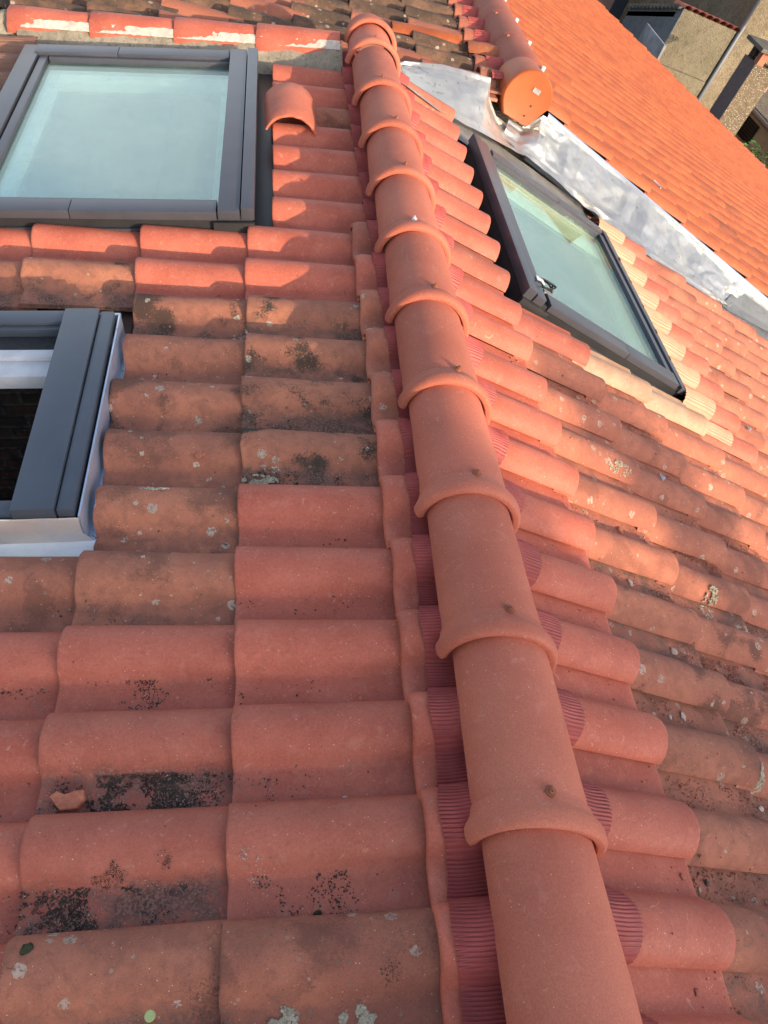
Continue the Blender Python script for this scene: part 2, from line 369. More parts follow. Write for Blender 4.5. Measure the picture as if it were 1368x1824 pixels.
VL0, VR0 = 2.516, .269                    # crest line of left row 0, loose edge of right row 0
HL, HR, HO, HD = -.0885, -.037, -.024, -.03
DEL = .022
CREST = .065

PR = [(0, .0215), (.0012, .0262), (.005, .0325), (.011, .0425), (.020, .0515), (.033, .060), (.050, .0655), (.068, .0665), (.086, .063), (.101, .054), (.112, .0435), (.120, .0315), (.1265, .0215), (.132, .0155), (.138, .0128), (.150, .0121), (.170, .0120), (.205, .0120), (.214, .014)]
def prof(y):
    y = max(0, min(.2139, y))
    for (a0, b0), (a1, b1) in zip(PR, PR[1:]):
        if y <= a1: return b0+(b1-b0)*(y-a0)/(a1-a0)
def tile_mesh(name, L=.41, g=.35, delta=.022, seed=0, amp=0., xs=None, lod=0, thk=.012, nose=0):
    if xs is None: xs = [0, -.0025, -.008, -.02, -.06, -.11, -.17, -.23, -.29, -.35, -L] if not lod else [0, -.004, -.2, -L]
    xs = [x for x in xs if x > -L]+[-L]
    P = PR if not lod else [PR[i] for i in (0, 3, 6, 8, 10, 12, 14, 18)]
    rows = []
    for x in xs:
        top, bot = [], []
        for i, (y, z) in enumerate(P):
            zz = z*(1-(.09*min(1, -x/g) if y < .13 else 0))+delta*(1+x/g); t = thk
            if x > -.002: zz -= .0028; 
            elif x > -.006: zz -= .0006
            if x > -.002: t = thk-.005
            if nose and x > -.026: zz -= nose*(1+x/.026)**1.7
            xx = x
            if amp:
                q = Vector((x*6+seed*7.3, y*14, seed*3.1)); zz += amp*.0030*noise.noise(q)+amp*.0008*noise.noise(q*5)
                if x > -.03: xx += amp*.006*(noise.noise(Vector((y*22, seed*5.7, 1)))+.4*noise.noise(Vector((y*90, seed, 3))))
            dy = 0
            if i == 0 and x > -.05: xx -= .004
            top.append((xx, y+dy, zz)); 
            # underside follows the profile normal
            y0, z0 = P[max(i-1, 0)]; y1, z1 = P[min(i+1, len(P)-1)]; n = Vector((-(z1-z0), y1-y0)).normalized()
            bot.append((xx+(.001 if x > -.002 else 0), y-n.x*t*.8+(.0 if i else .004), zz-n.y*t))
        rows.append(top+bot[::-1])
    b, vs = grid(rows, closed=True); n = len(P)
    for r in (vs[0], vs[-1]):
        for j in range(n-1):
            q = (r[j], r[j+1], r[2*n-2-j], r[2*n-1-j]); b.faces.new(q if r is vs[-1] else q[::-1])
    bmesh.ops.recalc_face_normals(b, faces=b.faces)
    return tomesh(b, name, 50)
def mats(me, m): me.materials.clear(); me.materials.append(m); return me
T_new = [mats(tile_mesh('clay_tile', seed=i, amp=.35), M_['clay']) for i in (1, 2)]
T_old = [mats(tile_mesh('aged_clay_tile', seed=i, amp=1.1, thk=.014), M_['clay']) for i in (3, 4, 5, 6)]
T_cut = [mats(tile_mesh('cut_clay_tile', L=.175, delta=.027, seed=i, amp=am, thk=.014, nose=.009, xs=[0, -.0025, -.006, -.011, -.016, -.021, -.027, -.035, -.06, -.1, -.14]), M_['clay']) for i, am in ((7, .3), (8, 1.))]
T_short = mats(tile_mesh('clay_tile', L=.345, seed=31, amp=.35), M_['clay'])
T_beige = [mats(tile_mesh('beige_tile', seed=i, amp=.5), clay('beige_stained_terracotta', (.42, .27, .175), (.36, .19, .12), (.5, .3, .2), (.4, .22, .14))) for i in (21,)]
T_or = mats(tile_mesh('orange_tile', L=.375, delta=.022, seed=9), M_['orange'])
T_orl = mats(tile_mesh('orange_tile_far', L=.36, delta=.022, lod=1), M_['orange'])
T_dcut = mats(tile_mesh('weathered_end_tile', L=.22, g=.33, delta=.022, seed=14, amp=1.), M_['dark'])
T_dark = [mats(tile_mesh('weathered_tile', seed=i, amp=.8, thk=.016, g=.33, delta=.022), M_['dark']) for i in (10, 11, 12)]

def ORD(n):
    w = ['zeroth', 'first', 'second', 'third', 'fourth', 'fifth', 'sixth', 'seventh', 'eighth', 'ninth', 'tenth', 'eleventh', 'twelfth', 'thirteenth', 'fourteenth', 'fifteenth', 'sixteenth', 'seventeenth', 'eighteenth', 'nineteenth', 'twentieth', 'twenty-first', 'twenty-second', 'twenty-third', 'twenty-fourth', 'twenty-fifth', 'twenty-sixth', 'twenty-seventh', 'twenty-eighth', 'twenty-ninth', 'thirtieth']+['number %d' % q for q in range(31, 60)]
    return w[n]
CMi = Matrix(CM).transposed()
def scr(P):
    q = CMi @ (Vector(P)-CLOC)
    if q.z > -.05: return None
    return (684+1432*q.x/-q.z, 912-1432*q.y/-q.z)
def seen(P, mg=150):
    """only what the photo could plausibly see gets built"""
    s = scr(P); return s is not None and -mg < s[0] < 1368+mg and -mg < s[1] < 1824+mg

def tile(side, u, Y, h, me, color, label, group, jit=1., name='clay_tile', cat='clay tile'):
    o = bpy.data.objects.new(name, me); link(o)
    o.matrix_world = FM(side, u+rnd.uniform(-.004, .004)*jit, Y+rnd.uniform(-.003, .003)*jit, h+rnd.uniform(-.001, .0015)*jit, R_(rnd.uniform(-.5, .5))*jit, R_(rnd.uniform(-.15, .3))*jit)
    o.color = (*color, 1.); tag(o, label, cat, group); return o

# ------------------------------------------------------------------ left slope
LK = {}
def left_spec(k, i):
    """(kind, age, dirt, tint)"""
    if k == 0:
        if i < 0: return ('cut', 0, .1, .5)
        if i in (2, 3, 4): return ('cut', .72, .1, .62)
        if i == 0: return ('cut', .45, .1, .35)
        return ('cut', .0, .1, .5)
    if i >= 12: return ('new', .1, .3, .45)
    if i < 0: return ('new', 0, .1, .5) if i != -5 else ('old', .9, .5, .55)
    if k == 1:
        if i <= 1: return ('new', 0, .12, .5)
        if i <= 5: return ('old', 1, .95 if i in (2, 4, 5) else .75, [.5, .5, .5, .55, .45, .45][i])
        if i <= 8: return ('new', 0, .18, .5)
        if i == 9: return ('new', 0, .45, .47)
        if i == 10: return ('new', .12, .3, .42)
        return ('old', .75, .55, .42)
    if k == 2:
        if i <= 1: return ('new', 0, .12, .5)
        if i <= 7: return ('old', .95, [.5]*2+[.75, .35, .55, .4, .55, .6][i-2:i-1][0:0] and .5 or .55, .52)
        if i == 8: return ('new', .0, .42, .46)
        if i == 9: return ('new', .08, 1.0, .44)
        if i == 10: return ('new', .08, .9, .44)
        return ('old', .85, .75, .45)
    if i == 0 or i > 7: return ('new', .0, .5, .47)
    if i == 1: return ('old', 1, .8, .55)
    return ('old', .9, .5, .5)
def look(kd, age, dirt, tint):
    if kd == 'new' or age < .3: return ('grubby red clay' if dirt > .4 else 'clean red clay')
    if age > .94: return 'lichen spotted brown'
    return 'faded tan'
for i in range(-8, 14):
    crestY = VL0-.2*i
    for k in range(0, 6):
        if i < 0 and k == 0: continue
        if i < 0 and k >= 2 and k <= 3: continue
        if i < 0 and k > 3: continue
        if i >= 0 and i < 7 and k >= 3:
            if not (k == 3 and i <= 1) and not (k == 4 and i <= 1): continue
        if k >= 4 and i >= 7: 
            pass
        kd, age, dirt, tint = left_spec(k, i)
        dirt = {('k2', 2): .75, ('k2', 4): .6}.get(('k%d' % k, i), dirt)
        u = U0L+k*GL
        if i < 0: u = .463
        h = HL+(.013 if k == 0 else 0)
        if k == 3 and i == 1: u -= .01
        if kd == 'cut': me = T_cut[1 if age > .3 else 0]
        elif kd == 'new': me = rnd.choice(T_new)
        else: me = rnd.choice(T_old)
        if k == 2 and 2 <= i <= 6: u += [-.018, -.012, .0, -.012, -.014][i-2]
        P = at('L', u-.2, crestY)
        if not seen(P, 320): continue
        row = 12-i
        lk = look(kd, age, dirt, tint)
        if row < 1: lab = f'{lk} roof tile below the bottom edge, {ORD(k+1)} course left of the ridge' if False else None
        if i < 0: lab = f'{lk} tile between upper left skylight and ridge, {ORD(-i)} from the skylight corner'
        elif kd == 'cut': lab = f'short {"tan" if age > .3 else "red"} end tile at left foot of ridge, {ORD(max(row,1))} from bottom'
        else: lab = f'{lk} tile on left slope, {ORD(k)} full tile from ridge, row {ORD(max(row,1))} from bottom'
        if row < 1: lab = f'red tile of left slope under the bottom edge, {ORD(k+1)} from ridge, spare row {ORD(2-row)}'
        # one local y unit: crest is CREST beyond the loose edge, towards the camera
        Ye = crestY+CREST
        o = tile('L', u, Ye, h, me, (age, min(dirt, 1), min(1, max(0, tint+rnd.uniform(-.06, .06)))), lab, 'clay tiles on the left slope', jit=(.3 if (k == 2 and 2 <= i <= 6) else 1.0) if kd != 'old' else (.5 if (k == 2 and 2 <= i <= 6) else 2.), name='end_tile' if kd == 'cut' else 'clay_tile')
        LK[(k, i)] = o

# ------------------------------------------------------------------ right slope
for i in range(-3, 20):
    Ye = VR0+.2*i
    for c in range(0, 12):
        u = U0R+c*GR
        if i >= 11 and i <= 18 and u > .45 and u-.30 < 1.46: continue
        if i >= 19: continue
        if i == 18 and 0 < c < 4: continue
        P = at('R', u-.18, Ye)
        if not seen(P, 170): continue
        kd, age, dirt, tint = 'old', .72, .5, .54
        if c == 0: kd, age, dirt, tint = 'new', .0, .08, .52
        if c == 0 and i == 11: age, tint = .3, .40
        if c == 0 and i == 18: kd, age, dirt, tint = 'old', .55, .2, .62
        if i < 5 and c >= 1: kd, age, dirt, tint = 'old', .78, .7, .44  # pan dirt raised here, also painting in the shade of deep pans
        if c >= 1 and 5 <= i < 10: dirt, tint = .5, .52
        if c == 1 and i == 10: kd, age, tint, dirt = 'new', .0, .40, .05
        if c in (2, 3) and i == 10: kd, age, tint, dirt = 'new', .2, .55, .0
        if c in (3, 4) and i >= 11 and u < 1.95: kd, age, tint, dirt = 'new', .0, .52, .05
        if c == 4 and i == 10: kd, age, tint, dirt = 'new', 0, .52, .1
        if i in (0, 1, 2) and c == 1: age, dirt, tint = .85, .5, .42
        if i == 4 and c == 1: age, dirt, tint = .8, .8, .5
        me = rnd.choice(T_new if kd == 'new' else T_old)
        if c in (2, 3) and i == 10: me, age = T_beige[0], .2
        if c == 4 and 11 <= i <= 18: me = T_short
        row = i+3+1
        nm = 'beige stained clay' if (c in (2, 3) and i == 10) else ('clean red clay' if kd == 'new' and age < .2 else ('dull brown clay' if age == .3 else ('weathered brown clay' if tint < .5 else 'weathered orange clay')))
        lab = f'{nm} tile on right slope, {ORD(c+1)} from ridge, row {ORD(row)} counted from bottom'
        tile('R', u, Ye, HR, me, (age, dirt, min(1, max(0, tint+rnd.uniform(-.08, .08)))), lab, 'clay tiles on the right slope', jit=1. if kd == 'new' else 1.6)

# ------------------------------------------------------------------ pleated strips
def surfL(u, Y):
    """height above plane of the left tiles"""
    i = math.floor((VL0+CREST-Y)/.2); y = (VL0+CREST-.2*i)-Y
    rem = (U0L-u)/GL if i >= 0 else (.463-u)/GL
    return HL+prof(y)+DEL*(1-rem)+(.0190 if i >= 0 else .007)
def surfR(u, Y):
    y = (Y-VR0) % .2; c = math.ceil((u-U0R)/GR-1e-6)
    rem = (U0R+c*GR-u)/GR
    return HR+prof(y)+DEL*(1-rem)
def pleat(side, fn, u0, uend, Y0, Y1, lift=.0095, pitch=.0070, amp=.0020, nu=6, step=None, rg=None):
    rows = []; step = step or pitch/6; n = int((Y1-Y0)/step); sgn = SG[side]
    for j in range(n+1):
        Y = Y0+step*j; ue = uend(Y)
        row = []
        for q in range(nu+1):
            f = q/nu; u = u0+(ue-u0)*f
            skew = .004*noise.noise(Vector((Y*4, f*2, 1)))+.018*noise.noise(Vector((Y*2.3, 9, 2)))*f
            ph = (Y+skew)/pitch
            # pleats that fan out in places, flattened where they were pressed down
            pr = .55+.45*noise.noise(Vector((Y*11, f*1.5, 4))); pr = max(.25, min(1., pr+.35))
            s_ = 1-2*abs(math.cos(ph*math.pi))**5
            base = fn(u, Y)
            sag = .0034*noise.noise(Vector((Y*16, f*2.4, 7)))
            row.append((u, sgn*Y, base+lift*(1-.35*f)+amp*pr*s_+sag))
        rows.append(row)
    b, _ = grid(rows); return b
def wav(base, a_, s_, sc=3.): return lambda Y: base+a_*noise.noise(Vector((Y*sc, s_, 0)))+.0018*noise.noise(Vector((Y*60, s_, 5)))
def strip_end_L(Y):
    b = .178-.045*min(1, max(0, (Y-.2)/1.3)) if Y < 1.6 else .133+.006*(Y-1.6)
    y = ((VL0+CREST-Y) % .2)
    return b+.006*math.sin(y/.2*2*math.pi)+.004*noise.noise(Vector((Y*9, 3, 0)))
def strip_end_R(Y):
    y = ((Y-VR0) % .2)
    return .162+.004*noise.noise(Vector((Y*9, 8, 0)))+.004*math.sin(y/.2*2*math.pi)
st = empty('ridge_strip'); tag(st, 'pleated maroon metal strip pressed over the tiles below the ridge caps', 'ridge flashing')
me = tomesh(pleat('L', surfL, .05, strip_end_L, -.1, 4.12), 'strip', 0); smooth(me, 180)
o = obj('pleated_flap', me, M_['strip'], st, FR['L']); tag(o, 'left flap of the pleated strip')
me = tomesh(pleat('R', lambda u, Y: surfR(u, Y)+.006, .05, strip_end_R, -.15, 4.0), 'strip', 0); smooth(me, 180)
o = obj('pleated_flap', me, M_['strip'], st, FR['R']); tag(o, 'right flap of the pleated strip')

# ------------------------------------------------------------------ ridge caps
RX, RZ = -.007, -.006
def cap_mesh(L, seed, collar=True, r_near=.110, r_far=.0985, thk=.013, a0=-13, a1=187, rev=False):
    if collar: T = [(0, .1185), (.002, .1215), (.007, .1255), (.014, .1275), (.022, .1280), (.030, .1272), (.037, .1235), (.045, .1180), (.053, .1145), (.063, .1125)]
    else: T = [(0, .1095), (.003, .111)]
    for f in (.1, .17, .25, .33, .5, .66, .82, .97, 1.):
        y = max(.07, f*L) if collar else f*L
        if y > T[-1][0]: T.append((y, r_near+(r_far-r_near)*y/.42+.0008*noise.noise(Vector((y*9, seed, 0)))))
    T.append((L+.0, T[-1][1])) if T[-1][0] < L else None
    rows = []; N = 40
    for y, r in T:
        top, bot = [], []
        for k in range(N+1):
            an = R_(a0+(a1-a0)*k/N)
            rr = r*(1+.004*noise.noise(Vector((math.cos(an)*2+seed, math.sin(an)*2, y*6))))
            ri = (r_near+(r_far-r_near)*y/.42)-thk if (y > .05 or not collar) else (.1055 if y > .004 else .108)
            sh = -.11*math.cos(an)*rr if collar else 0
            top.append((math.cos(an)*rr, y+sh, math.sin(an)*rr)); bot.append((math.cos(an)*ri, y+sh+(.003 if y < .004 else 0), math.sin(an)*ri))
        rows.append(top+bot[::-1])
    b, vs = grid(rows, closed=True); n = N+1
    for r in (vs[0], vs[-1]):
        for j in range(n-1): b.faces.new((r[j], r[j+1], r[2*n-2-j], r[2*n-1-j]))
    bmesh.ops.recalc_face_normals(b, faces=b.faces); me = tomesh(b, 'cap', 55)
    return me
cap_me = [cap_mesh(.42, s) for s in (1, 2, 3)]
def screw_mesh(seed):
    b = bmesh.new(); r = random.Random(seed)
    bmesh.ops.create_cone(b, cap_ends=True, segments=14, radius1=.0095, radius2=.0085, depth=.003, matrix=Matrix.Translation((0, 0, .005)))
    bmesh.ops.create_cone(b, cap_ends=True, segments=6, radius1=.006, radius2=.0056, depth=.006, matrix=Matrix.Translation((0, 0, .0092)))
    bmesh.ops.create_cone(b, cap_ends=True, segments=8, radius1=.0022, radius2=.0022, depth=.008, matrix=Matrix.Translation((0, 0, .014)))
    return tomesh(b, 'screw', 30)
def blob_mesh(seed):
    b = bmesh.new(); bmesh.ops.create_icosphere(b, subdivisions=3, radius=1)
    for v in b.verts:
        d = v.co.normalized(); k = 1+.6*noise.noise(d*2.2+Vector((seed*2.3, 0, seed)))+.2*noise.noise(d*7+Vector((seed, 1, 0)))
        v.co = Vector((d.x*.0115*k, d.y*.0180*k-.007, d.z*.0045*k))
    return tomesh(b, 'sealant', 60)
COLLARS = [-.31, .06, .44, .815, 1.195, 1.575, 1.95, 2.325, 2.70, 3.07, 3.455, 3.90]
for n_, Y in enumerate(COLLARS):
    L = (COLLARS[n_+1]-Y+.04) if n_+1 < len(COLLARS) else .32
    root = empty('ridge_tile', Matrix.Translation((RX, Y, RZ)) @ Matrix.Rotation(R_(rnd.uniform(-.5, .5)), 4, 'Z') @ Matrix.Rotation(R_(1.2), 4, 'X'))
    place = f'{ORD(n_-1)} from the bottom of the photo' if n_ >= 2 else ('cut by the bottom edge of the photo' if n_ == 1 else 'nearest to the viewer below the photo edge')
    if n_ == 1: place = 'whose collar lies below the bottom edge'
    tag(root, f'collared terracotta ridge cap on the near ridge, {place}', 'ridge tile', 'ridge caps along the near ridge')
    cm = cap_me[n_ % 3] if L > .36 else cap_mesh(L, n_+.5)
    part('clay_cap', cm, M_['ridge'], root)
    if n_ >= 1:
        sx = [0, -.012, -.016, -.012, -.016, -.002, -.014, -.030, -.018, -.014, -.030, -.02][n_]; sy = .066
        rr = .1105; zz = math.sqrt(rr*rr-sx*sx)-.0005
        Ms = Matrix.Translation((sx, sy, zz)) @ Matrix.Rotation(math.atan2(sx, zz), 4, 'Y') @ Matrix.Rotation(R_(8), 4, 'X')
        s_ = part('screw', screw_mesh(n_), M_['rust'] if n_ != 7 else M_['white'], root); s_.matrix_local = Ms
        if n_ != 7:
            q = obj('sealant', blob_mesh(n_), M_['rust'], s_); q.matrix_local = Matrix.Identity(4)
# last cap turned round at the far end

root = empty('ridge_tile', Matrix.Translation((RX, 4.12, RZ+.012)) @ Matrix.Rotation(R_(-3), 4, 'X'))
tag(root, 'stubby collared ridge cap closing the far end of the near ridge', 'ridge tile', 'ridge caps along the near ridge')
part('clay_cap', cap_mesh(.16, 9.), M_['ridge'], root)

# ------------------------------------------------------------------ loose tile pieces
def half_round(L, r0, r1, thk=.012, sp=88, seed=0, N=22, flat=1.):
    rows = []
    for y in [0, .003, L*.25, L*.5, L*.75, L-.003, L]:
        top, bot = [], []; r = r0+(r1-r0)*y/L
        e_ = .002 if y in (0, L) else 0
        for k in range(N+1):
            an = R_(90-sp+2*sp*k/N); w = 1+.02*noise.noise(Vector((an*1.5, y*5, seed)))
            jag = .006*noise.noise(Vector((an*5, seed, 2))) if y in (0, L) else 0
            top.append((math.cos(an)*(r-e_)*w, y+jag, (math.sin(an)*(r-e_)*w)*flat)); bot.append((math.cos(an)*(r-thk+e_), y+jag, math.sin(an)*(r-thk+e_)*flat))
        rows.append(top+bot[::-1])
    b, vs = grid(rows, closed=True); n = N+1
    for r in (vs[0], vs[-1]):
        for j in range(n-1): b.faces.new((r[j], r[j+1], r[2*n-2-j], r[2*n-1-j]))
    bmesh.ops.recalc_face_normals(b, faces=b.faces); return tomesh(b, 'half_round', 50)
o = obj('loose_ridge_tile', half_round(.265, .113, .113, .012, 84, 3), M_['ridge'], None, Matrix.Translation(at('L', .395, 3.275, -.055)) @ Matrix.Rotation(R_(2), 4, 'Z') @ Matrix.Rotation(R_(6), 4, 'Y') @ Matrix.Rotation(R_(4), 4, 'X'))
tag(o, 'short loose piece of arched ridge tile lying across tiles beside the upper left skylight', 'broken tile')

# ------------------------------------------------------------------ skylights
def skylight(side, u0, u1, v0, v1, g, kind, label):
    """g = (gu0, gu1, gv0, gv1) glass edges; v0 near side, v1 far side"""
    s_ = SG[side]
    root = empty('skylight', FR[side]); tag(root, label, 'roof window')
    gu0, gu1, gv0, gv1 = g
    F, FD = M_['frame'], M_['frame_dark']
    def Y(a_, b_): return (min(s_*a_, s_*b_), max(s_*a_, s_*b_))
    # outer kerb
    kz0, kz1 = -.10, .022
    part('kerb', boxes([(u0+.01, u1-.01, *Y(v0+.008, v0+.03), kz0, kz1), (u0+.01, u1-.01, *Y(v1-.03, v1-.008), kz0, kz1),
        (u0+.01, u0+.03, *Y(v0+.032, v1-.032), kz0, kz1-.002), (u1-.03, u1-.01, *Y(v0+.032, v1-.032), kz0, kz1-.002)], .002), FD, root)
    # head cover with its step, running past both sides
    part('head_cover', boxes([(u0+.048, gu0-(.030 if side == 'R' else .004), *Y(v0+.0, v1+.0), .012, .046), (u0, u0+.044, *Y(v0+.004, v1-.004), .010, .054)], .004), F, root)
    # side covers
    mid = (u0+u1)/2+.1
    for (a_, b_, c_) in ((v0, gv0-.02, gv0-.004), (v1, gv1+.02, gv1+.004)):
        d = 1 if b_ > a_ else -1
        sc_ = part('side_cover', boxes([(gu0+.001, mid-.001, *Y(a_, b_-d*.012), .010, .040), (mid+.001, u1-.055, *Y(a_+d*.0008, b_-d*.012), .010, .0393)], .004), F, root)
        obj('sash_bead', boxes([(gu0+.002, gu1-.002, *Y(b_-d*.009, c_), -.004, .028)], .003), F, sc_)
        obj('drip_lip', boxes([(u0+.02, u1-.01, *Y(a_-d*.006, a_+d*.003), -.03, -.022)], .001), F, sc_)
    # bottom cover
    bc = part('bottom_cover', boxes([(gu1+.045, u1, *Y(v0+.0, v1-.0), .004, .036)], .004), F, root)
    obj('sash_bead', boxes([(gu1+.004, gu1+.036, *Y(gv0-.02, gv1+.02), -.004, .028)], .003), F, bc)
    # corner cap below the head cover
    part('corner_cap', boxes([(u0+.0, gu0+.012, *Y(v0-.012, v0-.002), -.060, .008)], .002), FD, root)
    part('hinge_tab', boxes([(gu0-.04, gu0-.02, *Y(v0-.022, v0-.014), -.060, -.025)], .002), F, root)
    # glass
    part('glass_pane', boxes([(gu0, gu1, *Y(gv0, gv1), .002, .010)], .0), M_['glass'], root)
    # inside: reveal, inner frame and blind
    D1 = {'L': -.16, 'R': -.15}[side]; lin = M_['lining2'] if side == 'L' else M_['lining']
    part('reveal', boxes([(gu0-.005, gu1+.005, *Y(gv0-.012, gv0-.001), D1, -.002), (gu0-.005, gu1+.005, *Y(gv1+.001, gv1+.012), D1, -.002),
         (gu0-.014, gu0-.001, *Y(gv0, gv1), D1, -.002), (gu1+.001, gu1+.014, *Y(gv0, gv1), D1, -.002)], 0), lin, root)
    part('blind', boxes([(gu0-.01, gu1+.01, *Y(gv0-.008, gv1+.008), D1-.01, D1+.001)], 0), M_['blind'] if side == 'L' else M_['blind2'], root)
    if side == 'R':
        part('reflection_band', boxes([(gu0+.001, gu1-.001, *Y(gv1-.185, gv1-.002), -.024, -.020)], 0), M_['lining'], root)  # pale strip standing for a wall reflected in the glass
    if side == 'L':
        w = .045
        part('inner_sash', boxes([(gu0+.001, gu0+.03, *Y(gv0+.002, gv1-.002), -.06, -.02), (gu1-w, gu1-.001, *Y(gv0+.002, gv1-.002), -.06, -.02),
             (gu0+.031, gu1-w-.001, *Y(gv0+.002, gv0+w), -.06, -.021), (gu0+.031, gu1-w-.001, *Y(gv1-w, gv1-.002), -.06, -.021)], .003), M_['lining2'], root)
    # gutters around the kerb
    part('gutter', boxes([(u0-.10, u0+.012, *Y(v0-.02, v1+.05), -.088, -.080)], .001), FD, root)
    part('side_gutter', boxes([(u0, u1, *Y(v0-.035, v0+.009), -.085, -.077)], .001), FD, root)
    part('side_gutter', boxes([(u0, u1, *Y(v1-.009, v1+.06), -.085, -.077)], .001), FD, root)
    return root
skL = skylight('L', .525, 1.53, 2.545, 3.955, (.650, 1.415, 2.655, 3.835), 'L', 'large glazed skylight with grey frame on the upper left slope')
skR = skylight('R', .525, 1.475, 2.515, 3.800, (.650, 1.395, 2.630, 3.715), 'R', 'tilted looking glazed skylight with grey frame on the right slope below the zinc flashing')
# pleated aprons of the skylights
def surfR2(u, Y): return surfR(u, Y)+.003
def surfApR(u, Y): return HR+prof((Y-VR0) % .2)+DEL*(1-((1.839-u)/GR))
me = tomesh(pleat('R', surfApR, 1.465, lambda Y: 1.655+.012*math.sin(((Y-VR0) % .2)/.2*math.pi), 2.28, 4.05, .010, .011, .0034, 6), 'apron', 0); smooth(me, 180)
part('pleated_apron', me, M_['strip_beige'], skR)
def surfApL(u, Y): return HL+prof((VL0+CREST-Y) % .2)+.016
me = tomesh(pleat('L', surfApL, 1.52, lambda Y: 1.80, 2.5, 4.15, .010, .014, .004, 6), 'apron', 0); smooth(me, 180)
part('pleated_apron', me, M_['strip_brown'], skL)
# grey flashing on the far side of the right skylight
rows = []
for j in range(61):
    u = .17+(1.46-.17)*j/60; row = []
    for q in range(7):
        f = q/6; Yv = 3.80+(.006 if u > .5 else .0+.006*u/.5)+f*.34
        row.append((u, Yv, -.014+.004*noise.noise(Vector((u*5, f*2, 3)))-.02*abs(f-.5)+(0.012 if q in (0, 6) else 0)))
    rows.append(row)
b, _ = grid(rows); me = tomesh(b, 'flash', 60); part('side_flashing', me, M_['lead'], skR)
# cable left on the right skylight
b = bmesh.new(); pts = []
for k in range(40):
    t = k/39; an = t*2*math.pi*2.1
    pts.append((.66+.045*math.cos(an)+.02*t, 2.662+.024*math.sin(an)+.03*t, .030+.010*math.sin(an*1.3)+.02*t))
pts = [(.575, 2.60, .058), (.60, 2.605, .060), (.635, 2.62, .045)]+pts+[(.72, 2.675, .02)]
tube(b, pts, .0036, 8); me = tomesh(b, 'cable', 60)
ca = empty('cable', FR['R']); tag(ca, 'looped black cable with a white tag on lower corner of the right skylight', 'cable')
part('cable_loop', me, M_['rubber'], ca); part('paper_tag', boxes([(.600, .640, 2.632, 2.665, .048, .052)], .001), M_['white'], ca)
part('clip', boxes([(.64, .69, 2.600, 2.622, .030, .040)], .003), M_['lead'], ca)

# third skylight (open, looking into the loft)
def sky3():
    root = empty('skylight', FR['L']); tag(root, 'open slate blue roof window with dark loft inside, at the left edge', 'roof window')
    F = M_['slate_frame']; s_ = -1
    Y = lambda a_, b_: (-max(a_, b_), -min(a_, b_))
    u0, u1, v0, v1 = .912, 1.75, 1.236, 1.995
    part('head_cover', boxes([(u0+.040, u0+.135, *Y(v0+.0, v1), .010, .048), (u0, u0+.037, *Y(v0+.004, v1-.004), .008, .040)], .004), F, root)
    part('side_cover', boxes([(u0+.137, u1, *Y(v1-.052, v1), .010, .040), (u0+.137, u1, *Y(v1-.072, v1-.055), .0, .028)], .004), F, root)
    part('side_cover', boxes([(u0+.137, u1, *Y(v0+.006, v0+.05), -.005, .026)], .004), F, root)
    part('kerb', boxes([(u0+.01, u1, *Y(v0+.008, v0+.028), -.09, -.007), (u0+.01, u0+.03, *Y(v0+.03, v1-.03), -.09, .006), (u0+.01, u1, *Y(v1-.028, v1-.01), -.09, .008)], .002), M_['frame_dark'], root)
    part('inner_seal', boxes([(u0+.137, u1, *Y(v1-.128, v1-.074), -.05, .004)], .003), M_['black_foam'], root)
    part('blind_rail', boxes([(u0+.137, u1, *Y(v1-.165, v1-.131), -.045, .004), (u0+.137, u1, *Y(v1-.232, v1-.167), -.05, -.008)], .003), M_['white'], root)
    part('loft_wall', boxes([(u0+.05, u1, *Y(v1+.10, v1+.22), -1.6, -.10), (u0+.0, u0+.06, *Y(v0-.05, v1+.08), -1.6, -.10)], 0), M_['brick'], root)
    part('gutter', boxes([(u0-.075, u0+.008, *Y(v0-.10, v1+.02), -.074, -.070)], .001), M_['zinc_blue'], root)
    # upstand beside the head cover
    part('upstand', boxes([(u0-.012, u0-.007, *Y(v0-.0, v1+.012), -.070, .022), (u0-.012, u0+.20, *Y(v1+.006, v1+.013), -.06, .022)], .001), M_['zinc_blue'], root)
    ap = bmesh.new(); rows = []
    for j in range(41):
        u = u0-.07+(u1-u0+.07)*j/40; row = []
        for f, hh, vv in ((0, .020, v0-.003), (.1, .016, v0-.005), (.2, -.030, v0-.007), (.3, -.058, v0-.010), (.45, -.064, v0-.022), (.7, -.068, v0-.065), (1, -.070, v0-.13)):
            row.append((max(u, .903) if f < .25 else (max(u, .903) if f < .28 else (max(u, .880) if f < .4 else u)), -vv, hh+.004*noise.noise(Vector((u*14, f*5, 2)))))
        rows.append(row)
    b, _ = grid(rows); ap.free(); part('apron', tomesh(b, 'apron', 50), M_['zinc'], root)
    return root
sky3()

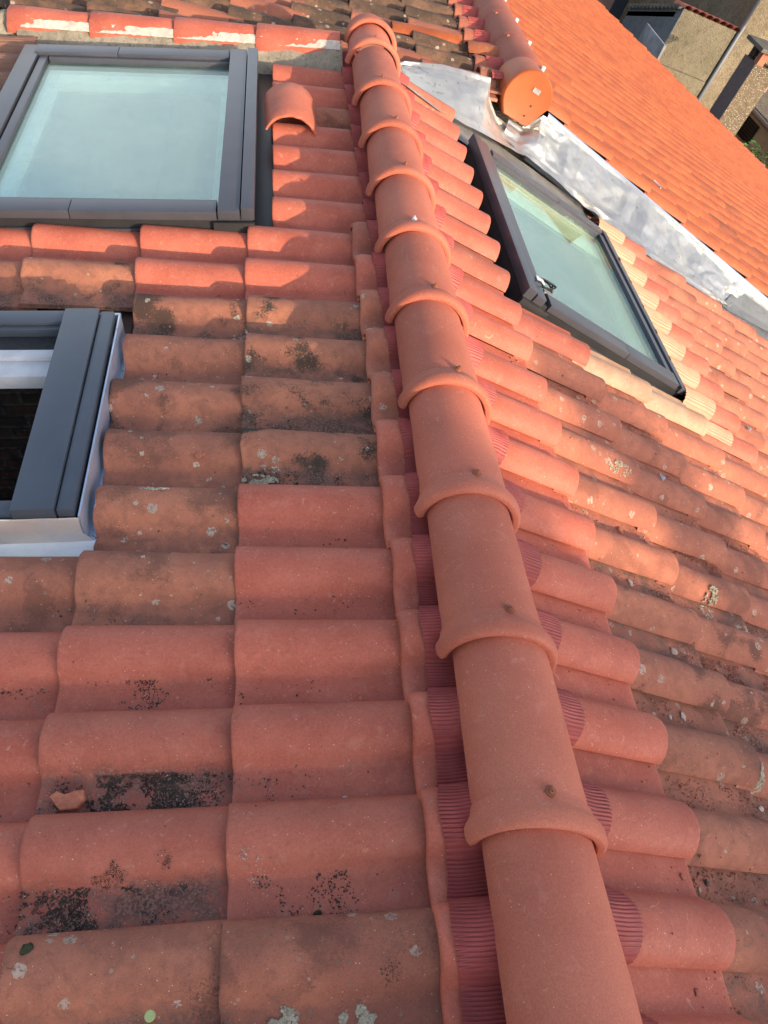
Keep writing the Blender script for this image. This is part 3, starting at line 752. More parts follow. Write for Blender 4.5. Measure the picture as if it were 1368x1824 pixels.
# ------------------------------------------------------------------ dark neighbour roof behind (its left slope)
for i in range(0, 12):
    Ye = 4.46+.2*i
    for k in range(0, 9):
        u = .27+GD*k
        Yk = Ye-.035*max(0, k-1)
        if u > .3 and u-.3 < .0: continue
        if i == 0 and k == 0: Yk += .045
        if not seen(at('D', u-.15, Yk), 60): continue
        if u > 1.1 and Yk-.06 < 4.20+.1*(u-.93-.5)+.02: continue
        a_ = rnd.random(); age = 1. if a_ < .62 else .3; tint = rnd.uniform(.25, .55)
        if k == 0: age, tint = .0, .42
        if i == 0 and k <= 2: age, tint = .55, .7
        lab = f'{"sooty dark" if age > .6 else ("orange brown" if age > .3 else "dull red")} tile behind the near ridge, {ORD(k+1)} from orange ridge, {ORD(i+1)} row back'
        tile('D', u, Yk+.065, HD, T_dcut if k == 0 else rnd.choice(T_dark), (age, .5, tint), lab, 'weathered tiles behind the near ridge', jit=1.4, name='weathered_tile', cat='weathered tile')
# far maroon strip along the orange ridge
def surfD(u, Y): return HD+prof((4.46+.065-Y) % .2)+.014
me = tomesh(pleat('D', surfD, -.02, lambda Y: .215+.012*noise.noise(Vector((Y*7, 0, 1))), 4.42, 7.0, .010, .014, .003, 6), 'strip', 0); smooth(me, 180)
o = obj('far_ridge_strip', me, M_['strip'], None, FR['D']); tag(o, 'crinkled maroon strip along the left foot of the orange ridge', 'ridge flashing')
# loose tiles lying on the dark roof
o = obj('loose_tile', half_round(.40, .075, .068, .012, 62, 5, flat=.8), M_['orange'], None, FM('D', .71, 4.92, .010, R_(88)) )
o.color = (.0, .1, .55, 1); tag(o, 'loose orange half round tile lying behind the far end of the near ridge', 'loose tile')
o = obj('loose_tile', half_round(.34, .078, .07, .012, 62, 6, flat=.8), M_['orange'], None, FM('D', .29, 4.82, .006, R_(90)))
o.color = (.35, .2, .45, 1); tag(o, 'blackened orange half round tile lying left of the orange ridge', 'loose tile')

# mortared verge row, upper left
vg = [(1.655, 4.300), (1.285, 4.262), (.905, 4.225), (.530, 4.185)]
for n_, (u, Y) in enumerate(vg):
    me = half_round(.385, .098, .086, .014, 80, 20+n_)
    o = obj('verge_tile', me, M_['clay'], None, FM('L', u, Y, -.005, R_(90+3.5)) @ Matrix.Rotation(R_(-2.0), 4, 'X'))
    o.matrix_world = FM('L', u, Y-.004, -.022, R_(90-5.4), 0, 0)
    o.color = (.0, .0, .56, 1)
    tag(o, f'bright red half round verge tile bedded in mortar, {["leftmost", "second from left", "third from left", "rightmost, touching the near ridge"][n_]}', 'verge tile', 'verge tiles bedded in mortar')
mo = empty('mortar_bed', FR['L']); tag(mo, 'rough grey mortar bed under the red verge tiles above the upper left skylight', 'mortar')
def mortar(u0, u1, off0, off1, h0, h1, seed, n=160, m=10, amp=.012):
    rows = []
    for j in range(n+1):
        u = u0+(u1-u0)*j/n; yc = 4.155+(u-.15)*.098; row = []
        for q in range(m+1):
            f = q/m; e_ = noise.noise(Vector((u*9, seed, 0)))*.5+noise.noise(Vector((u*30, seed, 3)))*.25
            o0 = off0+(.030*e_*(1-f))
            Yv = yc-(o0+(off1-o0)*f); hh = h0+(h1-h0)*(f**1.1)+amp*noise.noise(Vector((u*11, f*4, seed)))*math.sin(math.pi*f)+.004*noise.noise(Vector((u*50, f*20, seed)))
            row.append((u, -Yv, hh))
        rows.append(row)
    b, _ = grid(rows); return tomesh(b, 'mortar', 60)
part('mortar_fillet', mortar(.14, 1.62, .072, .175, .030, -.080, 2), M_['mortar'], mo)
part('whitewash', mortar(.15, 1.60, .068, .096, .048, .020, 5, m=5, amp=.004), M_['lime'], mo)
rows = []
for j in range(60):
    u = 1.60+.6*j/59; row = []
    for q in range(14):
        an = math.pi*q/13; r = .085+.02*noise.noise(Vector((u*6, an*1.5, 4)))+.006*noise.noise(Vector((u*30, an*8, 4)))
        row.append((u, -(4.30+(u-1.6)*.05)-math.cos(an)*r*1.15, -.06+math.sin(an)*r*1.25))
    rows.append(row)
b, _ = grid(rows); part('mortar_lump', tomesh(b, 'lump', 60), M_['mortar'], mo)

# ------------------------------------------------------------------ orange roof
near_pos = []
i = 0
for i in range(0, 49):
    Ye = 4.395+.2*i
    for c in range(0, 28):
        u = .30+GO*c+(.0 if i % 2 == 0 else 0)
        if not seen(at('O', u-.18, Ye+.08), 60): continue
        near_pos.append(((at('O', u-.18, Ye+.08)-CLOC).length, i, c, u, Ye))
near_pos.sort(); ind = near_pos[:300]; rest = near_pos[300:]
for d, i, c, u, Ye in ind:
    dark = (i, c) in ((4, 6), (4, 7), (5, 8), (9, 7), (9, 8))
    lab = f'orange tile on neighbour roof, {ORD(c+1)} downhill from its ridge, row {ORD(i+1)} from zinc flashing'
    if i == 0: lab = f'bright orange verge tile along the zinc flashing, {ORD(c+1)} downhill from the orange ridge cap'
    if dark: lab = f'darker stained orange tile on neighbour roof, {ORD(c+1)} downhill in row {ORD(i+1)}'
    o = tile('O', u, Ye, HO, T_or, (.0, .0, (.2 if dark else .5)+rnd.uniform(-.07, .07)), lab, 'orange tiles of the neighbouring roof' if not (dark or i == 0) else 'orange tiles of the neighbouring roof', jit=.5, name='orange_tile', cat='orange tile')
bm = bmesh.new()
for d, i, c, u, Ye in rest:
    n0 = len(bm.verts); bm.from_mesh(T_orl); bm.verts.ensure_lookup_table()
    mt = Matrix.Translation((u, Ye, HO+rnd.uniform(-.001, .001)))
    for v in bm.verts[n0:]: v.co = mt @ v.co
me = tomesh(bm, 'far_orange_tiles', 50)
o = obj('far_roof_tiles', me, M_['orange'], None, FR['O']); o.color = (0, 0, .5, 1)
tag(o, 'distant courses of orange tiles on the far part of the neighbouring roof', 'roof tiles', kind='stuff')
# bird dropping
b = bmesh.new()
pts = [(1.10, 4.60, .0), (1.125, 4.585, .0), (1.14, 4.565, .0), (1.138, 4.545, 0)]
for k in range(3): tube(b, [at('O', p[0]+k*.002, p[1]+k*.003, HO+.086-k*.0015) for p in pts], .0035, 6)
o = obj('bird_dropping', tomesh(b, 'drop', 60), M_['plastic']); tag(o, 'small white bird dropping on an orange tile beside the zinc flashing', 'bird dropping')

# orange ridge: plain lapped caps with clips, and the end cap
ox, oz = .925, -.028
def plain_cap(L, r0, r1): return cap_mesh(L, 4., collar=False, r_near=r0, r_far=r1)
yy = 4.52; n_ = 0
while yy < 9.5:
    root = empty('lapped_ridge_tile', Matrix.Translation((ox, yy, oz)) @ Matrix.Rotation(R_(1.1), 4, 'X'))
    w_ = ['next to the end cap', 'second behind the end cap', 'third behind the end cap', 'fourth behind the end cap']
    tag(root, f'plain dull orange ridge cap on the farther ridge, {w_[n_] if n_ < 4 else ORD(n_+1)+" behind the end cap"}', 'ridge tile', 'lapped caps of the farther ridge')
    c_ = part('clay_cap', plain_cap(.42, .128, .118), M_['ridge_dull'], root)
    part('clip', boxes([(.055, .075, -.004, .012, .098, .122)], .002), M_['zinc'], root)
    part('clip', boxes([(-.075, -.06, .0, .012, .096, .114)], .002), M_['rust'], root)
    yy += .36; n_ += 1
# end cap: shallow dome front, V shaped bottom, arch behind
root = empty('ridge_end_cap', Matrix.Translation((.900, 4.335, -.021)) @ Matrix.Rotation(R_(-4), 4, 'X') @ Matrix.Rotation(R_(-23), 4, 'Y'))
tag(root, 'bright orange ridge end cap with pointed bottom closing the farther ridge', 'ridge end tile')
r = .135; out = [(math.cos(R_(q))*r, math.sin(R_(q))*r) for q in range(-8, 189, 7)]
out = [(.128, -.064)]+out+[(-.128, -.064), (.0, -.150)]
out = [(.0, -.150)]+out[:-1]
b = bmesh.new(); rings = []
for y, k in ((-.020, .90), (-.0215, .94), (-.018, .975), (-.012, 1.0), (.0, 1.012), (.08, 1.0), (.21, .985)):
    rings.append([b.verts.new((p[0]*k, y, p[1]*k)) for p in out])
for A, B in zip(rings, rings[1:]):
    for j in range(len(out)):
        q = (j+1) % len(out)
        if rings.index(A) >= 4 and j in (0, len(out)-1): continue
        b.faces.new((A[j], A[q], B[q], B[j]))
b.faces.new(rings[0][::-1]); bmesh.ops.recalc_face_normals(b, faces=b.faces)
M_['endcap'] = simple('glossy_orange_clay', (.44, .092, .022), (.38, .078, .020), .5, 0, 6, .2)
part('clay_body', tomesh(b, 'endcap', 35), M_['endcap'], root)
part('paper_patch', boxes([(-.022, .022, -.0245, -.0205, -.012, .012)], 0), M_['lead'], root).matrix_local = Matrix.Translation((.045, -.001, .032)) @ Matrix.Rotation(R_(35), 4, 'Y')
for p in ((.02, -.04), (-.012, -.085), (-.045, -.118)):
    b = bmesh.new(); bmesh.ops.create_cone(b, cap_ends=True, segments=12, radius1=.0055, radius2=.0055, depth=.003, matrix=Matrix.Translation((p[0], -.0215, p[1])) @ Matrix.Rotation(R_(90), 4, 'X'))
    part('nail_hole', tomesh(b, 'holes', 30), M_['rubber'], root)

# ------------------------------------------------------------------ zinc flashing
def lerp_poly(P, t):
    P = [Vector(p) for p in P]; L = [0]
    for a_, b_ in zip(P, P[1:]): L.append(L[-1]+(b_-a_).length)
    s_ = t*L[-1]
    for k in range(len(P)-1):
        if s_ <= L[k+1] or k == len(P)-2: return P[k].lerp(P[k+1], (s_-L[k])/(L[k+1]-L[k]))
def facet(seed, ns, nf):
    r_ = random.Random(seed); H = [[r_.uniform(-1, 1) for _ in range(nf+1)] for _ in range(ns+1)]
    JX = [0]+[k+r_.uniform(-.32, .32) for k in range(1, ns)]+[ns]
    def f(s_, t):
        x = s_*ns+.55*(t-.5)*math.sin(s_*9+seed); x = max(0, min(ns-1e-6, x))
        k = 0
        while k < ns-1 and JX[k+1] < x: k += 1
        u = (x-JX[k])/(JX[k+1]-JX[k]); u = max(0, min(1, u)); y = max(0, min(nf-1e-6, t*nf)); q = int(y); v = y-q
        a_, b_, c_, d_ = H[k][q], H[k+1][q], H[k][q+1], H[k+1][q+1]
        if (k+q) % 2:
            return a_+(b_-a_)*u+(d_-b_)*v if u > v else a_+(d_-c_)*u+(c_-a_)*v
        return a_+(b_-a_)*u+(c_-a_)*v if u+v < 1 else d_+(c_-d_)*(1-u)+(b_-d_)*(1-v)
    return f
def ridged(p):
    return 1-abs(noise.noise(p))*2
def sheet(top, bot, seed, n=150, m=34, amp=.022, flange=.34, fold=.02):
    rows = []; F1 = facet(seed, max(3, n//26), 2); F2 = facet(seed+40, max(5, n//11), 5)
    for j in range(n+1):
        s_ = j/n; A = lerp_poly(top, s_); B = lerp_poly(bot, s_); row = []
        X = A.x
        for q in range(m+1):
            f = q/m; P = A.lerp(B, f)
            # flatter lower flange and steep upper face: a fold line runs along it
            k = 1-flange
            P.z -= fold*(f/k if f < k else (1-f)/(1-k))
            edge = (math.sin(math.pi*min(1, f*1.15+.04))**.6 if f < .9 else .45)
            w = amp*edge*(.45*F1(s_, f)+.26*F2(s_, f)+.35*noise.noise(Vector((X*2.2+seed, f*1.3, seed))))
            w += amp*.10*noise.noise(Vector((X*14, f*7, seed+2)))+amp*.03*noise.noise(Vector((X*50, f*16, seed)))
            P += Vector((-.10, -.55, .80))*(w-.012)*(1 if f > .03 else .2)
            row.append(P)
        rows.append(row)
    b, _ = grid(rows); bmesh.ops.solidify(b, geom=b.faces[:], thickness=.0015)
    me = tomesh(b, 'sheet', 60); return me
A_top = [(.16, 4.22, -.045), (.199, 4.25, -.030), (.394, 4.27, .008), (.655, 4.27, .028), (.69, 4.29, -.06), (.78, 4.32, -.150), (.90, 4.33, -.186)]
A_bot = [(.13, 3.86, -.003), (.148, 3.858, -.004), (.348, 3.853, -.058), (.633, 3.996, -.134), (.80, 4.05, -.18), (.899, 4.089, -.206), (.955, 4.12, -.222)]
o = obj('zinc_sheet', sheet(A_top, A_bot, 1, 110, 34, .030, .38, .010), M_['zinc']); tag(o, 'bluish crumpled zinc sheet left of the orange ridge end cap', 'zinc flashing')
B_top = [(.86, 4.335, -.150), (.96, 4.345, -.165), (1.041, 4.36, -.080), (1.252, 4.36, -.136), (1.494, 4.36, -.203), (1.754, 4.36, -.277), (2.006, 4.36, -.355), (2.392, 4.34, -.475), (2.873, 4.30, -.645)]
B_bot = [(.811, 4.17, -.180), (.927, 4.123, -.212), (1.231, 4.053, -.292), (1.6, 3.992, -.390), (1.794, 3.92, -.442), (1.995, 3.927, -.496), (2.28, 3.99, -.574), (2.654, 4.074, -.675)]
o = obj('zinc_sheet', sheet(B_top, B_bot, 2, 260, 44, .064, .36, .018), M_['zinc']); tag(o, 'bright crumpled zinc sheet along the near edge of the orange roof', 'zinc flashing')
C_top = [(2.80, 4.305, -.640), (2.873, 4.31, -.658), (3.3, 4.32, -.775), (3.8, 4.33, -.92)]
C_bot = [(2.58, 4.055, -.665), (2.654, 4.064, -.690), (3.133, 4.188, -.813), (3.7, 4.2, -.97)]
o = obj('zinc_sheet', sheet(C_top, C_bot, 3, 70, 24, .010, .36, .010), M_['zinc_dull']); tag(o, 'dull grey zinc sheet at the right edge, lapped under the bright one', 'zinc flashing')
rows = []
for j in range(80):
    u = .15+3.3*j/79; P = at('O', u, 4.395, .002)
    rows.append([(P.x, 4.385, P.z+.004), (P.x, 4.372, P.z-.002+.003*noise.noise(Vector((u*8, 0, 0)))), (P.x, 4.368, P.z-.12), (P.x-.02, 4.36, P.z-.26)])
b, _ = grid(rows); o = obj('wall_flashing', tomesh(b, 'wf', 40), M_['zinc_blue']); tag(o, 'thin blue grey metal upstand between the zinc sheets and orange tiles', 'zinc flashing')

# ------------------------------------------------------------------ debris
def rest(side, u, Y):
    if side == 'L': 
        i = math.floor((VL0+CREST-Y)/.2); y = (VL0+CREST-.2*i)-Y; k = math.ceil((u-U0L)/GL-1e-6); rem = (U0L+k*GL-u)/GL
        if i < 0: rem = (.463-u)/GL
        return HL+prof(y)+DEL*(1-rem)
    return surfR(u, Y)
def scatter(name, mat, side, zones, label, cat, seed, smin, smax, anyw=False):
    r = random.Random(seed); V, Fc = [], []
    for (u0, u1, Y0, Y1, n, gam) in zones:
        for _ in range(n):
            u = r.uniform(u0, u1); Y = r.uniform(Y0, Y1)
            if noise.noise(Vector((u*13, Y*13, seed)))+.35*noise.noise(Vector((u*60, Y*60, seed))) < gam: continue
            if n < 6000:
                eu = 2*abs((u-u0)/(u1-u0)-.5); ey = 2*abs((Y-Y0)/(Y1-Y0)-.5)
                if (anyw and eu*eu+ey*ey > r.random()**.6+.15*noise.noise(Vector((u*90, Y*90, 2)))) or (not anyw and eu > .45+.55*r.random()): continue
            y = ((VL0+CREST-Y) % .2) if side == 'L' else ((Y-VR0) % .2)
            pan = .128 < y < .2
            if not pan and not anyw and r.random() > .03: continue
            h = rest(side, u, Y); s_ = r.uniform(smin, smax)*(1.8 if r.random() < .04 else 1)
            P = at(side, u, Y, h+s_*.25); bse = len(V)
            for d in ((1, 0, -.4), (-.5, .87, -.4), (-.5, -.87, -.4), (0, 0, .7)):
                V.append(P+Vector((d[0]*s_*r.uniform(.5, 1.3), d[1]*s_*r.uniform(.5, 1.3), d[2]*s_*r.uniform(.5, 1.2))))
            for f in ((0, 1, 3), (1, 2, 3), (2, 0, 3), (0, 2, 1)): Fc.append([bse+q for q in f])
    me = bpy.data.meshes.new(name); me.from_pydata(V, [], Fc); me.update()
    o = obj(name, me, mat); tag(o, label, cat, kind='stuff'); return o
RW = lambda i: VL0-.2*i                     # crest Y of left row i
def panz(i, u0, u1, n, g): return (u0, u1, RW(i)-.14, RW(i)-.062, n, g)
LZ = [panz(9, .56, .88, 5200, -.12), panz(10, .56, .93, 4200, -.05), panz(8, .57, .86, 1500, .02), panz(9, .34, .55, 1500, -.0), panz(9, .9, 1.3, 1500, .0), panz(8, .9, 1.2, 1200, -.1),
      panz(10, .25, .55, 800, .1), panz(7, .56, .90, 900, .0), panz(6, .56, .90, 500, .1), panz(5, .26, .55, 700, .05), panz(4, .26, .9, 900, .05), (.2, 1.3, .2, 2.6, 9000, .1)]
scatter('dark_grit', M_['clinker'], 'L', LZ, 'black grit and moss crumbs gathered in the pans of the left slope', 'grit', 3, .0008, .0030)
scatter('pale_grit', M_['palegrit'], 'L', [(a_, b_, c_, d_, n_//4, g_) for a_, b_, c_, d_, n_, g_ in LZ]+[(.1, 1.3, .2, 2.4, 5000, -.6)], 'pale crumbs sprinkled over the left slope', 'grit', 4, .0006, .0018)
scatter('black_smudge', M_['clinker'], 'L', [(.715, .79, .445, .505, 1500, -.02), (.640, .672, .465, .50, 260, -.0), (.26, .30, .26, .30, 300, -.2)], 'brushed black soot smudges on the lower left tiles', 'grit', 11, .0006, .0016, True)
scatter('pale_flakes', M_['lime'], 'L', [(.235, .30, .445, .510, 700, .12), (.255, .275, .36, .44, 400, .1), (.48, .54, .43, .49, 350, .15)], 'pale bluish flakes smeared on a lower tile beside the ridge', 'grit', 12, .0008, .0024, True)
RZn = [(.45, 1.6, .2, 2.3, 42000, -.12), (.80, 1.5, .4, 1.5, 20000, -.15), (.2, .45, .2, 2.2, 2500, .1), (1.4, 3., 1.2, 3.8, 6500, .1)]
scatter('clay_crumbs', M_['redgrit'], 'R', RZn, 'reddish clay crumbs lying in the pans of the right slope', 'grit', 5, .0008, .0034)
scatter('pale_crumbs', M_['palegrit'], 'R', [(.45, 1.4, .2, 1.7, 3500, .0)], 'greyish mortar crumbs lying in the pans of the right slope', 'grit', 6, .0008, .0030)

def chip(side, u, Y, sz, mat, label, name='clay_shard', cat='debris', flat=.4, dh=.0, group=None, seed=None):
    seed = seed or int(u*1000+Y*100); b = chip_bm(sz, seed, flat)
    o = obj(name, tomesh(b, name, 25), mat, None, FM(side, u, Y, rest(side, u, Y)+sz*flat*.5+dh, rnd.uniform(0, 6))); tag(o, label, cat, group); return o
# the winged shard on the left slope
b = bmesh.new(); pts = [(-.033, .010), (-.020, .022), (-.004, .012), (.012, .020), (.030, .022), (.034, .004), (.022, -.014), (-.010, -.016), (-.018, -.004)]
A = [b.verts.new((p[0], p[1], .0)) for p in pts]; B = [b.verts.new((p[0]*.93, p[1]*.9, .013+.004*math.sin(p[0]*80))) for p in pts]
b.faces.new(A[::-1]); b.faces.new(B)
for j in range(9): b.faces.new((A[j], A[(j+1) % 9], B[(j+1) % 9], B[j]))
bmesh.ops.bevel(b, geom=b.edges[:], offset=.0015, segments=1, affect='EDGES')
o = obj('clay_shard', tomesh(b, 'shard', 25), M_['shard'], None, FM('L', .845, .605, rest('L', .845, .605)+.006, R_(180), R_(6), R_(12)))
tag(o, 'broken orange tile shard lying in the gritty pan at lower left', 'debris')
chip('L', .335, .585, .006, M_['palegrit'], 'thin reddish splinter on the lower left tiles near the dark grit')
chip('L', .858, .352, .012, M_['moss'], 'tuft of dark moss in the pan near the lower left corner', 'moss_tuft', 'moss', .7)
chip('L', .395, .385, .008, M_['moss'], 'small moss ball in the bottom pan right of the grit', 'moss_tuft', 'moss', .8)
chip('L', .655, 1.475, .014, M_['shard'], 'orange crumbs under the old tile with a black half moon stain')
chip('L', .64, 1.478, .008, M_['shard'], 'small orange crumb beside the larger crumb on the old tile')
def lichen_patch(side, u, Y, w, h, seed, mat, label, dens=230, name='lichen_patch'):
    r = random.Random(seed); bm = bmesh.new()
    for _ in range(dens):
        a_ = r.uniform(0, 6.283); q = math.sqrt(r.random()); du, dy = math.cos(a_)*q*w, math.sin(a_)*q*h
        if noise.noise(Vector((du*50, dy*50, seed))) < -.15: continue
        hh = rest(side, u+du, Y+dy); P = FM(side, u+du, Y+dy, hh+.001).translation
        bmesh.ops.create_icosphere(bm, subdivisions=1, radius=r.uniform(.0015, .0042), matrix=Matrix.Translation(P) @ Matrix.Diagonal((1, 1, r.uniform(.4, .9), 1)))
    o = obj(name, tomesh(bm, name, 60), mat); tag(o, label, 'lichen'); return o
lichen_patch('R', .955, 1.262, .030, .050, 3, M_['lichen'], 'pale crusty lichen spilling over the end of a sunlit orange tile', 420)
lichen_patch('R', 1.12, 1.21, .07, .030, 4, M_['lichen'], 'grey lichen clump in the pan at the right edge', 380)
lichen_patch('R', .800, .70, .020, .055, 5, M_['lichen'], 'grey lichen on a tile end at the lower right edge', 360)
lichen_patch('L', .500, 1.405, .045, .022, 6, M_['lichen'], 'whitish lichen crust on the lowest spotted tile left of the ridge', 330)
lichen_patch('L', .565, 2.015, .022, .018, 7, M_['lichen'], 'round grey lichen at the joint of two spotted tiles', 200)
lichen_patch('L', .455, .232, .022, .018, 8, M_['lichen'], 'left white lichen rosette cut by the bottom edge', 240)
lichen_patch('L', .335, .226, .030, .018, 9, M_['lichen'], 'right white lichen rosette cut by the bottom edge', 260)
lichen_patch('L', .75, 1.352, .035, .006, 10, M_['lichen'], 'thin white lichen line on a brown tile below the blue grey window', 60)
lichen_patch('R', .700, 1.69, .05, .018, 12, M_['lichen'], 'grey lichen crumbs in a shaded pan under an orange tile', 160)
b = bmesh.new(); bmesh.ops.create_cone(b, cap_ends=True, segments=24, radius1=.0085, radius2=.007, depth=.002)
o = obj('lichen_disc', tomesh(b, 'disc', 40), M_['lime_lichen'], None, FM('L', .655, .245, HL+.0665+.0205)); tag(o, 'round lime green lichen disc on the bottom left brown tile', 'lichen')
# scraps of film
for (u, Y, w, lab) in ((.925, 1.745, .020, 'triangular scrap of white film on a shaded tile of the right slope'), (1.925, 2.52, .022, 'white feather like scrap at the right edge by the red tiles')):
    b = bmesh.new(); vs = [b.verts.new(p) for p in ((-w, -w*.6, .002), (w, -w*.3, .004), (w*.1, w, .003), (0, 0, .009))]
    for f in ((0, 1, 3), (1, 2, 3), (2, 0, 3)): b.faces.new([vs[q] for q in f])
    bmesh.ops.solidify(b, geom=b.faces[:], thickness=.001)
    o = obj('film_scrap', tomesh(b, 'scrap', 30), M_['plastic'], None, FM('R', u, Y, rest('R', u, Y)+.002, .6)); tag(o, lab, 'litter')
cl = [(.681, 1.034, .014, 'palegrit', 'largest pinkish stone in the pan right of the second ridge cap row'), (.60, 1.235, .012, 'palegrit', 'grey stone chip by the upper rubble of the right slope'),
      (.62, .835, .012, 'palegrit', 'grey pebble in the dark stained pan'), (.57, .825, .007, 'palegrit', 'small white pebble beside the dark stained pan'),
      (.50, .438, .008, 'clinker', 'dark pebble in the lower right pan'), (.47, .422, .006, 'palegrit', 'pale pebble by the dark one in the lower right pan'),
      (.40, .436, .009, 'redgrit', 'upright red chip on the clean pan at lower right'), (.62, .240, .011, 'clinker', 'black cinder at the lower right corner'),
      (.90, .635, .011, 'shard', 'bright orange splinter at the right edge beside lichen'), (.83, .640, .010, 'palegrit', 'grey stone in the rubble near the right edge'),
      (.34, .232, .008, 'redgrit', 'curled brown leaf bit in the pan at bottom right'), (.64, 1.436, .014, 'shard', 'brown clay splinter in the shaded pan above the sunlit tile')]
for u, Y, sz, mt, lab in cl: chip('R', u, Y, sz, M_[mt], lab, 'stone_chip' if mt != 'shard' else 'clay_shard')

# ------------------------------------------------------------------ the houses under the roofs
house = empty('house'); tag(house, 'house carrying the near ridge and both its tiled slopes', 'house')
def deck(side, u0, u1, Y0, Y1, h, th=.03):
    s_ = SG[side]; b = bmesh.new(); box(b, u0, u1, min(s_*Y0, s_*Y1), max(s_*Y0, s_*Y1), h-th, h)
    for v in b.verts: v.co = FR[side] @ v.co
    bmesh.ops.recalc_face_normals(b, faces=b.faces); return tomesh(b, 'deck', 30)
hL, hR = HL-.008, HR-.010
for a_ in ((-.02, .90, -1.5, 4.25), (.902, 3.2, -1.5, 1.14), (.902, 3.2, 2.07, 4.25)): part('roof_deck', deck('L', *a_, hL-.012), M_['mud'], house)
part('roof_deck', deck('R', .02, 5.0, -1.5, 4.25, hR-.03), M_['mud'], house)
def bxp(x0, x1, y0, y1, z0, z1): b = bmesh.new(); box(b, x0, x1, y0, y1, z0, z1); return tomesh(b, 'w', 30)
part('outer_wall', bxp(-2.75, -2.6, -1.5, 4.2, -7.4, -1.05), M_['housewall'], house)
part('outer_wall', bxp(4.5, 4.65, -1.5, 4.2, -7.4, -1.5), M_['housewall'], house)
part('gable_wall', tomesh(prism([(-2.6, -7.4), (4.5, -7.4), (4.5, -1.45), (.05, -.22), (-2.6, -1.05)], -1.45, -1.3), 'g', 30), M_['housewall'], house)
part('loft_floor', bxp(-2.6, 4.5, -1.3, 4.2, -2.6, -2.5), M_['mud'], house)
nb = empty('neighbour_house'); tag(nb, 'neighbouring house carrying the orange tiled slope and the weathered slope', 'house')
b = bmesh.new(); box(b, .0, 9.6, 4.44, 14.05, -.06-.03, -.045)
for v in b.verts: v.co = FR['O'] @ v.co
bmesh.ops.recalc_face_normals(b, faces=b.faces); part('roof_deck', tomesh(b, 'd', 30), M_['mud'], nb)
b = bmesh.new(); box(b, .0, 4.5, -14.05, -4.46, -.06-.03, -.045)
for v in b.verts: v.co = FR['D'] @ v.co
bmesh.ops.recalc_face_normals(b, faces=b.faces); part('roof_deck', tomesh(b, 'd', 30), M_['mud'], nb)
part('gable_wall', tomesh(prism([(-3.4, -7.4), (10.0, -7.4), (10.0, -2.88), (.93, -.14), (-3.4, -.86)], 4.42, 4.6), 'g', 30), M_['housewall'], nb)
part('gable_wall', tomesh(prism([(-3.4, -7.4), (10.0, -7.4), (10.0, -2.88), (.93, -.14), (-3.4, -.86)], 13.8, 13.95), 'g', 30), M_['housewall'], nb)

# ------------------------------------------------------------------ ground and the yard beyond
def gridmesh(sz, z):
    b = bmesh.new(); bmesh.ops.create_grid(b, x_segments=2, y_segments=2, size=sz)
    for v in b.verts: v.co.z = z
    return tomesh(b, 'ground', 0)
o = obj('ground', gridmesh(300, -7.5), M_['ground']); tag(o, kind='structure')
# stone outbuilding
ob = empty('outbuilding'); tag(ob, 'small outbuilding with grey side and stained beige front topped by red tiles', 'outbuilding')
part('front_wall', bxp(8.62, 9.95, 18.0, 18.25, -3.05, -1.50), M_['stonewall'], ob)
part('plinth', bxp(8.55, 9.85, 17.72, 18.1, -7.4, -3.0), M_['stonewall'], ob)
part('ledge', bxp(8.72, 9.9, 17.9, 18.0, -3.16, -2.55), M_['stonewall'], ob)
b = bmesh.new(); A = [b.verts.new(p) for p in ((8.6, 18.002, -7.4), (8.6, 18.002, -1.5), (8.6, 20.4, -2.28), (8.6, 20.4, -7.4))]; B = [b.verts.new(v.co+Vector((.15, 0, 0))) for v in A]
b.faces.new(A); b.faces.new(B[::-1])
for j in range(4): b.faces.new((A[j], B[j], B[(j+1) % 4], A[(j+1) % 4]))
bmesh.ops.recalc_face_normals(b, faces=b.faces); part('side_wall', tomesh(b, 's', 30), M_['greywall'], ob)
b = bmesh.new()
for k in range(8):
    x = 8.56+k*.178
    rws = []
    for q in range(9):
        an = math.pi*q/8; rws.append([(x+.012*(k % 2)+.09+math.cos(an)*.088, 17.93, -1.48+math.sin(an)*.07), (x+.09+math.cos(an)*.088, 18.5, -1.55+math.sin(an)*.07)])
    g_, _ = grid(rws); me = bpy.data.meshes.new('t'); g_.to_mesh(me); g_.free(); b.from_mesh(me)
ct = part('coping_tiles', tomesh(b, 'c', 60), M_['clay'], ob); ct.color = (.3, .3, .6, 1)
b = bmesh.new()
for k in range(14):
    y0 = 18.1+k*.165; box(b, 8.52, 8.70, y0, y0+.15, -1.53-(y0-18)*.325, -1.46-(y0-18)*.325, .02)
part('side_coping', tomesh(b, 'sc', 30), M_['slab'], ob)
b = bmesh.new(); box(b, 8.6, 9.95, 18.25, 20.4, -.1, 0)
for v in b.verts: v.co.z += -1.56-(v.co.y-18)*.325
part('lean_to_roof', tomesh(b, 'lr', 30), M_['slab'], ob)
# tan house to the right
th = empty('tan_house'); tag(th, 'tall tan stuccoed house wall behind the chimney at the right edge', 'house')
part('front_wall', bxp(10.08, 11.35, 18.05, 23.9, -7.4, 1.5), M_['tanwall'], th)
part('blind_opening', bxp(10.5, 10.95, 18.02, 18.06, -4.2, -3.6), M_['soot'], th)
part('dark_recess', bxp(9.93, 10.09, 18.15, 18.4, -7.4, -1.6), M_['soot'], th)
b = bmesh.new(); tube(b, [(10.02, 17.98, -3.4), (10.02, 17.98, -1.50), (10.10, 18.1, -1.35), (10.10, 18.1, .6)], .05, 10); part('downpipe', tomesh(b, 'p', 60), M_['pipe'], th)
